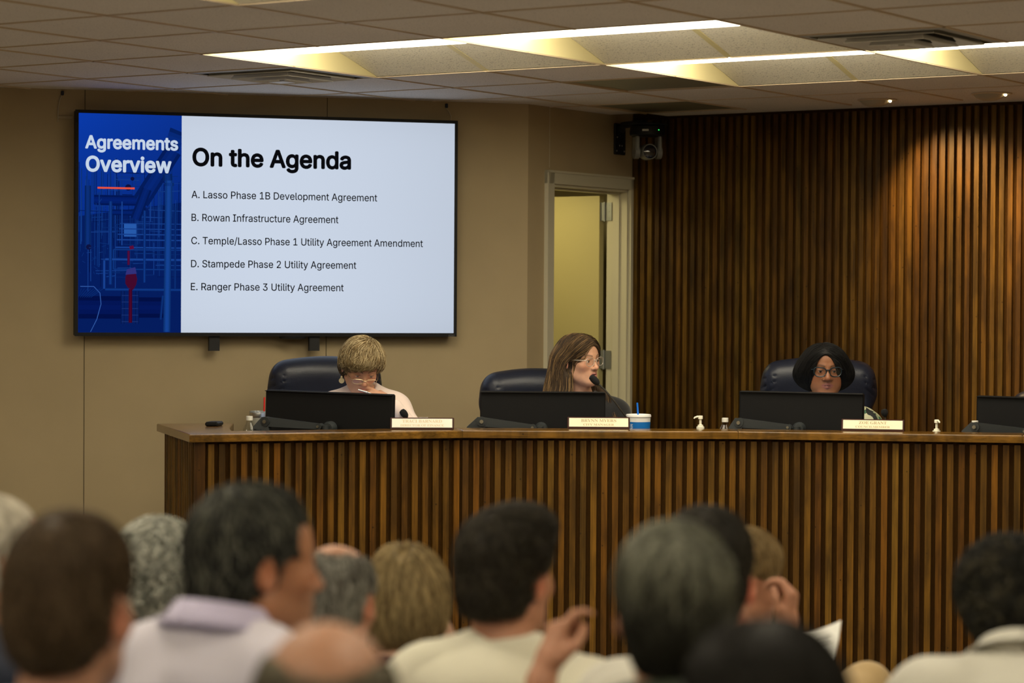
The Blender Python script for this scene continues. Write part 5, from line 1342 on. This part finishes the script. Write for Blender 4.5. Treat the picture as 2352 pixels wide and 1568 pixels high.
def hair_p1(root, fr, base, p):
    F = HF(.0035)
    F.add(ell((0, .016, .038), (.088, .106, .088)), .02); F.add(ell((0, -.02, .085), (.075, .075, .052)), .03); F.add(ell((0, .05, -.02), (.085, .07, .075)), .03); F.add(ell((-.02, -.055, .060), (.062, .048, .040)), .03)
    for s in (-1, 1): F.add(ell((s * .073, .0, .036), (.024, .05, .042)), .02)
    F.sub(ell((.0, -.150, -.052), (.080, .102, .117)), .010); F.sub(ell((.052, -.115, .020), (.040, .050, .040)), .01); F.sub(rbox((0, -.125, -.112), (.15, .12, .12), .02), .01); F.sub(rbox((0, 0, -.178), (.2, .2, .11), .01), .01)
    for s in (-1, 1): F.sub(ell((s * .094, -.012, -.030), (.030, .038, .046)), .008)
    def flow(P):
        d = P - np.array((.028, .02, .135)); d = d / (np.linalg.norm(d, axis=1, keepdims=True) + 1e-6)
        return d * np.array((1.25, 1.1, .5)) + np.array((0, 0, -.40))
    hair_build(root, fr, base, F, (.20, .135, .060), flow, n=6500, m=8, step=.008, rad=.0008, lift=.009, jit=.32, keep=lambda PL: ~((PL[:, :, 1] < -.055) & (PL[:, :, 2] < .030) & (np.abs(PL[:, :, 0]) < .055)).any(1), var=.4, seed=21, hl=((.50, .40, .23), .5), shell=.7, zdark=((.085, .055, .030), .03))
def p1_hand(fr, ft, sc, f2, rt):
    mo = fr.w((.002, -.120, -.068)); wr = mo + np.array((.088, -.02, -.034)); d = mo + np.array((-.03, .005, .010)) - wr
    return dict(wrist=wr - d / np.linalg.norm(d) * .045, pole=(.7, -.2, -1), fingers=d, back=(.25, -1, .35), curl=(.28, .32, .4, .5), spread=.04, thumb_side=1, thumb=[(.030, .018, -.008), (.042, .048, -.022), (.036, .072, -.034), (.028, .088, -.036)])
w1 = make_person('person', 'woman with short blond hair and pale pink blazer looking down, hand at mouth', dict(head=(829, 842, 11.02), yaw=16, pitch=30, roll=3, hs=1.0, skin=SK_LIGHT * np.array((1.0, .92, .86)), res=.0028, floor=PLZ, seat=.46,
    torso=dict(yaw=8, up=.052, back=.11, dx=.02, lean=18, w=.90, female=True), arms=dict(L=p1_hand), top=dict(mat=M_PINK, name='blazer', inf=.014, v=True, wrinkle=.003), brow=(.12, .08, .05), eye_open=.0018, full=0, iris=(.05, .06, .07), lip=(.42, .17, .13), look=(0, -1, -.5), seed=2, hair=hair_p1, neck=.050, tuck=.16))
r_, fr_, ft_, b_, ar_ = w1
glasses(r_, fr_, b_, M_GOLD, rx=.0245, rz=.0120, cz=-.016, cy=-.1065, r=.0013, power=3.2, cx=.0315)
m = MB(); c = fr_.w((-.081, -.004, -.062)) - b_; m.tube([c + np.array((0, 0, .012)), c], .0008, 6); m.lathe([(0, -.001), (.0125, -.001), (.0125, .001), (0, .001)], 24, c=c + np.array((0, 0, -.012)), M=[[1, 0, 0], [0, 0, -1], [0, 1, 0]], cap=False); m.lathe([(.0, -.003), (.005, -.002), (.005, .002), (0, .003)], 14, c=c + np.array((0, -.002, .004)), M=[[1, 0, 0], [0, 0, -1], [0, 1, 0]], cap=False); m.build('earring', M_PEARL, r_)
Wp = ar_['L'][2]; mo = fr_.w((-.018, -.134, -.047)); t = tag(empty('pen', tuple(mo)), 'short silver pen held at the mouth of the woman in pale pink', 'pen')
m = MB(); m.tube([(-.012, 0, .006), (.03, .0, -.006)], [.0035, .0045], 10); m.tube([(.03, 0, -.006), (.06, .012, -.02)], .0045, 10); m.build('barrel', M_STEEL, t)

def hair_p2(root, fr, base, p):
    F = HF(.004, lo=(-.24, -.17, -.36), hi=(.2, .22, .18))
    F.add(ell((0, .018, .036), (.0815, .102, .0865)), .02); F.add(ell((0, -.028, .044), (.070, .070, .068)), .03); F.add(ell((0, .04, .0), (.082, .078, .09)), .03)
    F.add(capsule((-.066, .025, .0), (-.105, .0, -.28), .030, .034), .03); F.add(capsule((-.055, .07, .0), (-.13, .08, -.29), .045, .052), .04); F.add(capsule((0, .08, .0), (-.01, .10, -.30), .05, .05), .04)
    F.add(capsule((.060, .055, .0), (.075, .05, -.17), .028, .03), .03); F.add(capsule((.070, .05, -.10), (.098, -.055, -.18), .028, .026), .03); F.add(capsule((.098, -.055, -.18), (.108, -.11, -.28), .026, .022), .03)
    F.sub(ell((.004, -.140, -.032), (.076, .110, .119)), .010); F.sub(rbox((.01, -.14, -.22), (.075, .16, .16), .04), .012)
    for s in (-1, 1): F.sub(ell((s * .082, -.015, -.030), (.022, .026, .034)), .008)
    def flow(P):
        x, y, z = P.T; t = np.clip((.03 - z) / .07, 0, 1)[:, None]
        part = np.stack([np.where(x < .004, -1.0, 1.0), .35 + 0 * x, -.55 + 0 * x], 1); down = np.stack([-.10 - .25 * (z < -.12) * (x < .03) + .15 * (x > .03), -.05 * np.ones_like(x), -np.ones_like(x)], 1)
        return part * (1 - t) + down * t
    def keep(PL):
        mid = PL[:, PL.shape[1] // 2:]; return ~((mid[:, :, 1] < -.055) & (np.abs(mid[:, :, 0]) < .060) & (mid[:, :, 2] < .045) & (mid[:, :, 2] > -.14)).any(1)
    hair_build(root, fr, base, F, (.056, .036, .021), flow, n=5000, m=16, step=.013, rad=.0008, lift=.005, jit=.05, var=.35, seed=22, hl=((.27, .165, .07), .25), shell=.85, keep=keep)
w2 = make_person('person', 'woman with long brown hair, clear glasses and black blazer, speaking to the right', dict(head=(1331, 827, 11.28), yaw=46, pitch=2, roll=-3, hs=1.0, skin=SK_LIGHT * np.array((1.04, 1.0, .98)), res=.0028, floor=PLZ, seat=.46,
    torso=dict(yaw=20, up=-.005, back=.04, dx=.03, lean=6, w=1.0, female=True), top=dict(mat=M_BLACKWOOL, name='blazer', inf=.014, v=True, wrinkle=.003), brow=(.10, .06, .035), mouth_open=.0034, lip=(.50, .22, .19), iris=(.10, .055, .025), eye_open=.0058, look=(.25, -1, 0), seed=5, hair=hair_p2, neck=.052, jaw=1.02, tuck=.16))
glasses(w2[0], w2[1], w2[3], M_CLEARF, rx=.0250, rz=.0190, cz=-.002, cy=-.1010, r=.0017, power=2.5, cat=.003)

def hair_p3(root, fr, base, p):
    F = HF(.004, lo=(-.19, -.17, -.17), hi=(.19, .19, .18))
    F.add(ell((0, .018, .034), (.098, .106, .086)), .02); F.add(ell((0, -.028, .042), (.074, .070, .068)), .03); F.add(ell((0, .025, -.02), (.138, .105, .088)), .05)
    F.sub(ell((-.008, -.140, -.038), (.062, .118, .128)), .010); F.sub(rbox((0, -.16, -.14), (.064, .13, .12), .02), .02); F.sub(rbox((0, 0, -.235), (.25, .25, .13), .02), .015)
    F.sub(ell((0, -.02, -.14), (.06, .09, .09)), .02)
    def flow(P):
        x, y, z = P.T; t = np.clip((.06 - z) / .08, 0, 1)[:, None]; x0 = -.012
        part = np.stack([np.where(x < x0, -1.1, 1.1), .05 + 0 * x, -.6 + 0 * x], 1); down = np.stack([np.where(z > -.05, .25, -.55) * np.sign(x), -.05 + 0 * x, -np.ones_like(x)], 1)
        return part * (1 - t) + down * t
    hair_build(root, fr, base, F, (.006, .0055, .0055), flow, n=3600, m=14, step=.010, rad=.0008, lift=.003, jit=.04, var=.5, seed=23, shell=.9)
w3 = make_person('person', 'woman with black bob, dark framed glasses and green patterned blouse', dict(head=(1894, 849, 11.20), yaw=1, pitch=4, roll=0, hs=1.02, skin=SK_DARK * np.array((1.5, 1.5, 1.45)), res=.0028, floor=PLZ, seat=.46,
    torso=dict(yaw=3, up=-.0, back=.04, lean=6, w=1.22, depth=1.15, female=True), top=dict(mat=M_BLOUSE, name='blouse', inf=.016, wrinkle=.004), brow=(.03, .018, .012), lip=(.21, .075, .062), lip_w=1.22, iris=(.02, .012, .008), eye_open=.0038, mouth_open=.0005, face_w=1.06, jaw=1.08, full=1, nose=1.22, seed=8, hair=hair_p3, neck=.058, ear_red=0, tuck=.16))
glasses(w3[0], w3[1], w3[3], M_NAVYF, rx=.0275, rz=.0205, cz=-.001, cy=-.1015, r=.0028, power=2.5, cat=.006, cx=.0345)
m = MB(); c = w3[1].w((.083, .004, -.058)) - w3[3]; m.tube([c + np.array((0, .006 * math.sin(a), .015 * math.cos(a))) for a in np.linspace(0, 6.283, 20)], .0016, 8, cap=False); m.build('earring', M_STEEL, w3[0])

# ------------------------------------------------------------------ the audience
C_NAVY = cloth('navy_suit', (.010, .014, .028)); C_LBLUE = cloth('light_blue_shirt', (.26, .33, .45)); C_DARK = cloth('dark_jacket', (.02, .02, .022)); C_LAV = cloth('lavender_shirt', (.74, .70, .80), var=.03)
C_LAVC = cloth('lavender_collar', (.56, .51, .70)); C_GREY = cloth('grey_shirt', (.30, .30, .27)); C_MAROON = cloth('maroon_cardigan', (.06, .012, .020)); C_CREAM = cloth('cream_tshirt', (.72, .69, .55), var=.04)
C_OLIVE = cloth('dark_olive_shirt', (.045, .055, .035)); C_WHITE = cloth('white_shirt', (.66, .64, .56), var=.03); C_SAGE = cloth('sage_shirt', (.38, .40, .32)); C_KHAKI = cloth('khaki_cloth', (.42, .29, .13)); C_GRNGREY = cloth('charcoal_top', (.03, .032, .028))
AUD = 'seated audience members seen from behind'
def aud(label, head, yaw, hair, skin, top, **kw):
    kw['torso'] = dict(dict(up=.035), **kw.get('torso', {})); d = dict(head=head, yaw=yaw, skin=np.array(skin) * .84, top=top, res=kw.pop('res', .005), hair=hair, detail=kw.pop('detail', False), torso=kw.pop('torso', {})); d.update(kw)  # skin colour scaled down to imitate dim light on the audience
    return make_person('person', label, d, AUD)
T = lambda m, **k: dict(mat=m, wrinkle=.005, **k)

aud('white-haired man in a dark navy suit at the far left edge', (-12, 1292, 4.55), 128, hair_short((.72, .67, .56), vol=1.1, nape=-.06, seed=31, rad=.0018, temple=.01), SK_LIGHT, T(C_NAVY, collar=.6), seed=31)
aud('man with short brown hair and light blue collar, large at the lower left', (163, 1405, 3.38), 163, hair_short((.085, .055, .030), vol=1.15, top=.008, nape=-.075, seed=32, n=1600, grey=((.13, .09, .05), .3)), SK_LIGHT * np.array((.95, .85, .8)), T(C_LBLUE, collar=.8), hs=1.03, seed=32, ear=1.1, ear_red=1.0)
def hair_curly_grey(root, fr, base, p):
    F = HF(.005); F.add(ell((0, .018, .032), (.096, .110, .098)), .02); F.add(ell((0, .05, -.03), (.085, .072, .07)), .04)
    F.sub(ell((0, -.145, -.035), (.088, .092, .10)), .012); F.sub(rbox((0, -.12, -.12), (.15, .115, .12), .02), .012); F.sub(rbox((0, 0, -.22), (.2, .2, .12), .01), .01)
    hair_build(root, fr, base, F, (.52, .52, .45), crown_flow(), n=5000, m=11, step=.004, rad=.0013, lift=.014, jit=.7, var=.45, seed=33, wave=1.3, hl=((.14, .15, .125), .28), shell=.6)
aud('person with thick curly grey hair, between two men at the left', (362, 1324, 5.65), 188, hair_curly_grey, SK_TAN, T(C_DARK, collar=.5), seed=33)
def hair_d(root, fr, base, p):
    F = HF(.005); F.add(ell((0, .016, .038), (.083, .104, .092)), .02); F.add(ell((0, .05, -.03), (.068, .066, .070)), .03); F.add(ell((0, .005, .098), (.06, .062, .027)), .03)
    F.sub(ell((0, -.140, -.020), (.096, .092, .122)), .012)
    for s in (-1, 1): F.sub(ell((s * .060, -.088, .045), (.034, .048, .042)), .01)
    F.sub(rbox((0, -.13, -.11), (.15, .115, .13), .02), .012); F.sub(rbox((0, 0, -.215), (.2, .2, .12), .01), .01)
    for s in (-1, 1): F.sub(ell((s * .084, .004, -.016), (.026, .028, .042)), .008); F.sub(rbox((s * .10, -.035, -.135), (.06, .07, .09), .01), .01)
    def keep(PL): return np.ones(len(PL), bool)
    hair_build(root, fr, base, F, (.030, .030, .026), crown_flow((0, .06, .13)), n=1800, m=8, step=.007, rad=.0015, lift=.004, jit=.3, var=.5, seed=34, hl=((.22, .22, .17), .22), shell=.8)
aud('man in profile with greying dark hair and lavender dress shirt', (590, 1302, 4.05), 116, hair_d, SK_TAN * np.array((1.02, .92, .85)), T(C_LAV, collar=.97, collar_mat=C_LAVC), hs=1.04, detail=True, res=.0042, brow=(.02, .018, .015), torso=dict(yaw=150, w=1.12, dx=-.03, up=.075, back=.06), seed=34, ear=.98, stubble=.25, pitch=2, roll=2)
aud('man with a bald pink crown and grey fringe behind the lavender shirt', (772, 1383, 4.95), 160, hair_short((.30, .29, .25), vol=.9, nape=-.08, bald=.012, seed=35, grey=((.08, .07, .055), .45), n=1300), SK_LIGHT * np.array((1.0, .9, .86)), T(C_GREY, collar=.7), pitch=10, seed=35, ear_red=.9)
def hair_blond(root, fr, base, p):
    F = HF(.005); F.add(ell((0, .018, .036), (.094, .108, .096)), .02); F.add(ell((0, .04, -.03), (.092, .085, .08)), .04); F.add(ell((0, .05, .10), (.05, .05, .04)), .03)
    F.sub(ell((0, -.150, -.035), (.080, .095, .10)), .012); F.sub(rbox((0, -.14, -.12), (.12, .115, .12), .02), .012); F.sub(rbox((0, 0, -.235), (.2, .2, .12), .01), .02); F.sub(ell((0, .075, .135), (.018, .06, .03)), .02)
    hair_build(root, fr, base, F, (.43, .32, .155), crown_flow((.0, .06, .145), .5), n=3000, m=9, step=.009, rad=.0012, lift=.008, jit=.25, var=.45, seed=36, hl=((.14, .09, .04), .25), shell=.6)
def f_hand(fr, ft, sc, f2, rt):
    w_ = fr.w((-.088, -.07, -.125)); d = fr.w((-.062, -.085, -.06)) - w_; return dict(wrist=w_, pole=(.6, .2, -1), fingers=d, back=(.8, -.5, .2), curl=.5, thumb_side=-1)
rf = aud('woman with short tousled blond hair, blue bead necklace and maroon cardigan', (936, 1385, 5.65), 172, hair_blond, SK_LIGHT, T(C_MAROON), torso=dict(female=True, w=.95, yaw=175, back=.05), arms=dict(R=f_hand), seed=36)
m = MB(); c = rf[2]
for k in range(30):
    a = k * 2 * math.pi / 30; q = c.w((.072 * math.sin(a), .070 * math.cos(a) + .012, .040 + .022 * math.cos(a))) - rf[3]; m.lathe([(0, -.006), (.0055, -.003), (.0055, .003), (0, .006)], 8, c=q, cap=False)
m.build('necklace', mat('blue_beads', (.10, .18, .22), .3), rf[0])
def hair_g(root, fr, base, p):
    F = HF(.005); F.add(ell((0, .014, .05), (.086, .106, .082)), .02); F.add(ell((0, -.050, .096), (.064, .066, .042)), .03); F.add(ell((0, .03, .0), (.078, .088, .08)), .02); F.add(ell((0, .055, -.045), (.058, .05, .05)), .03)
    F.sub(ell((0, -.140, -.040), (.092, .088, .105)), .010); F.sub(rbox((0, -.13, -.11), (.15, .115, .13), .02), .012); F.sub(rbox((0, 0, -.190), (.2, .2, .12), .01), .02)
    for s in (-1, 1): F.sub(ell((s * .084, -.002, -.016), (.028, .028, .042)), .008); F.sub(rbox((s * .10, -.035, -.125), (.06, .075, .09), .01), .01)
    hair_build(root, fr, base, F, (.026, .021, .014), crown_flow((0, .06, .12), .0, (0, -.4, .1)), n=1800, m=7, step=.007, rad=.0015, lift=.006, jit=.35, var=.4, seed=37, hl=((.07, .06, .04), .3), shell=.8)
def g_hand(fr, ft, sc, f2, rt):
    w_ = at(1243, 1566, 4.25); return dict(wrist=w_, elbow=w_ + np.array((-.04, -.10, -.24)), fingers=(.28, .30, .88), back=(-.80, -.30, .38), curl=[.55, 1.1, 1.25, 1.3], thumb_side=1, spread=.04, thumb=[(.030, .018, -.010), (.048, .048, -.026), (.044, .078, -.036), (.034, .098, -.040)])
aud('young man with dark quiff, shaved nape and cream t-shirt, right hand raised', (1166, 1327, 4.65), 146, hair_g, SK_LIGHT * np.array((1.0, .84, .76)), T(C_CREAM, sleeve='short'), torso=dict(yaw=168, w=1.04, back=.02, tilt=-3), arms=dict(R=g_hand), seed=37, ear_red=1.0, hand_s=.88)
def hair_h(root, fr, base, p):
    F = HF(.005); F.add(ell((0, .014, .036), (.085, .104, .093)), .02); F.add(ell((0, .05, -.03), (.070, .068, .075)), .03)
    F.sub(ell((0, -.135, -.035), (.088, .092, .10)), .012); F.sub(rbox((0, -.12, -.11), (.15, .115, .13), .02), .012); F.sub(rbox((0, 0, -.22), (.2, .2, .12), .01), .02)
    for s in (-1, 1): F.sub(ell((s * .086, .0, -.018), (.026, .032, .044)), .008)
    hair_build(root, fr, base, F, (.21, .21, .155), crown_flow((0, .06, .13)), n=2600, m=8, step=.007, rad=.0017, lift=.005, jit=.4, var=.5, seed=38, shell=.55, hl=((.05, .048, .035), .35), zdark=((.024, .023, .017), .058))
aud('man with grey-topped dark hair and dark olive collar, centre right', (1546, 1400, 3.55), 183, hair_h, SK_TAN, T(C_OLIVE, collar=.8), seed=38, ear=1.05, ear_red=.8)
aud('dark-haired man with a red ear and white shirt, behind the grey-topped man', (1624, 1340, 4.45), 167, hair_short((.028, .024, .017), vol=1.2, top=.010, nape=-.075, seed=40, n=1300), SK_LIGHT * np.array((1.1, .72, .66)), T(C_WHITE, collar=.9), hs=1.03, seed=40, ear_red=1.3, torso=dict(w=.98))
def j_hand(fr, ft, sc, f2, rt):
    w_ = at(1806, 1474, 5.80); return dict(wrist=w_, elbow=at(1835, 1670, 5.9), fingers=(.10, .12, .95), back=(.92, -.35, .0), curl=[.8, .9, 1.0, 1.1], thumb_side=-1, spread=.03)
def j_hand2(fr, ft, sc, f2, rt):
    w_ = at(1850, 1590, 6.05); return dict(wrist=w_, pole=(-.3, -.3, -1), fingers=(.3, .5, .15), back=(0, -.3, 1), curl=.5, thumb_side=1)
kn = at(1992, 1578, 6.50)
aud('sandy-haired man resting his face on his hand, khaki knee crossed', (1704, 1338, 6.0), 112, hair_short((.30, .21, .095), vol=1.25, top=.012, nape=-.07, seed=41, n=1500, grey=((.16, .10, .04), .3), side=-.05), SK_LIGHT * np.array((1.05, .88, .82)), T(C_SAGE), seed=41, pitch=12, torso=dict(yaw=160, back=.09, lean=14),
    arms=dict(R=j_hand), trousers=C_KHAKI, legs={-1: dict(knee=kn, ankle=kn + np.array((-.32, -.06, -.16)), toe=np.array((-.6, .2, -.3)))}, ear_red=.2)
def hair_k(root, fr, base, p):
    F = HF(.006, lo=(-.17, -.17, -.33)); F.add(ell((0, .018, .034), (.093, .106, .092)), .02); F.add(ell((0, .05, -.10), (.095, .065, .17)), .05); F.sub(ell((0, -.150, -.035), (.080, .095, .10)), .012); F.sub(rbox((0, -.14, -.2), (.09, .13, .2), .02), .012)
    hair_build(root, fr, base, F, (.014, .012, .009), crown_flow((0, .03, .14), .6), n=1500, m=14, step=.012, rad=.0014, lift=.004, jit=.12, var=.5, seed=42, shell=.9)
aud('dark-haired woman at the bottom edge, only the top of her head showing', (1757, 1668, 2.78), 180, hair_k, SK_TAN, T(C_GRNGREY), seed=42, torso=dict(female=True))
def hair_l(root, fr, base, p):
    F = HF(.005); F.add(ell((0, .016, .030), (.083, .102, .080)), .02); F.add(ell((0, .05, -.03), (.066, .064, .068)), .03); F.sub(ell((0, -.135, -.035), (.090, .092, .10)), .012); F.sub(rbox((0, -.12, -.11), (.15, .115, .13), .02), .012); F.sub(rbox((0, 0, -.21), (.2, .2, .12), .01), .01)
    F.sub(ell((-.004, -.005, .120), (.068, .125, .100)), .02)
    for s in (-1, 1): F.sub(ell((s * .084, .0, -.018), (.026, .032, .044)), .008)
    hair_build(root, fr, base, F, (.15, .13, .088), crown_flow(), n=1200, m=6, step=.007, rad=.0014, lift=.003, jit=.3, var=.4, seed=43, shell=.8)
aud('bald man at the bottom edge with thin brown hair at the sides', (748, 1655, 2.80), 182, hair_l, SK_LIGHT * np.array((1.02, .92, .84)), T(C_GREY), seed=43)
def hair_m(root, fr, base, p):
    F = HF(.005); F.add(ell((0, .018, .036), (.092, .108, .096)), .02); F.add(ell((0, .05, -.03), (.07, .068, .065)), .03); F.sub(ell((0, -.140, -.035), (.090, .092, .10)), .012); F.sub(rbox((0, -.12, -.12), (.15, .115, .12), .02), .012); F.sub(rbox((0, 0, -.21), (.2, .2, .12), .01), .01)
    for s in (-1, 1): F.sub(ell((s * .088, .0, -.022), (.026, .032, .040)), .008)
    hair_build(root, fr, base, F, (.016, .015, .011), crown_flow(), n=4200, m=10, step=.005, rad=.0013, lift=.012, jit=.7, var=.5, seed=44, wave=1.2, hl=((.07, .06, .035), .22), shell=.7)
aud('man with dark curly hair and white shirt bent forward at the right edge', (2316, 1402, 4.60), 178, hair_m, SK_TAN, T(C_WHITE, collar=.9), pitch=26, torso=dict(w=1.12, lean=26, back=.13, up=.078, tilt=-4), seed=44)
aud('person with black hair mostly hidden behind the man in lavender', (532, 1335, 6.35), 180, hair_short((.010, .009, .008), vol=1.3, top=.008, nape=-.09, seed=45, n=900), SK_TAN, T(C_DARK), seed=45)

# the printed sheet on the sandy-haired man's lap
pc = [at(1838, 1447, 6.22), at(1932, 1424, 6.30), at(1917, 1532, 6.12), at(1826, 1572, 6.02)]
t = tag(empty('paper', tuple(pc[0])), 'curled white printed sheet held above the khaki knee', 'paper', None); b0 = np.array(pc[0])
def shp(u, v, o=0.0):
    top = pc[0] * (1 - u) + pc[1] * u; bot = pc[3] * (1 - u) + pc[2] * u; q = top * (1 - v) + bot * v; n_ = np.cross(pc[1] - pc[0], pc[3] - pc[0]); n_ /= np.linalg.norm(n_)
    return q + n_ * (.012 * math.sin(math.pi * u) * (1 - v * .5) + o) - b0
m = MB(); N = 10
V = [shp(i / N, j / N) for j in range(N + 1) for i in range(N + 1)] + [shp(i / N, j / N, .0006) for j in range(N + 1) for i in range(N + 1)]; K = (N + 1) ** 2
m.add(V, [(j * (N + 1) + i, (j + 1) * (N + 1) + i, (j + 1) * (N + 1) + i + 1, j * (N + 1) + i + 1) for j in range(N) for i in range(N)] + [(K + j * (N + 1) + i, K + j * (N + 1) + i + 1, K + (j + 1) * (N + 1) + i + 1, K + (j + 1) * (N + 1) + i) for j in range(N) for i in range(N)], smooth=True)
sh = m.build('sheet', MATS['paper_white'], t)
m = MB(); sgn = 1 if np.cross(pc[1] - pc[0], pc[3] - pc[0])[1] < 0 else -1
for v, ua, ub in ((.22, .12, .82), (.30, .12, .78), (.38, .12, .85), (.52, .12, .8), (.60, .12, .7), (.74, .12, .8)):
    for o in ((.0012, -.0006)): m.add([shp(ua, v, o), shp(ub, v, o), shp(ub, v + .025, o), shp(ua, v + .025, o)], [(0, 1, 2, 3)])
m.build('printed_lines', mat('grey_print', (.35, .35, .33), .7), sh)
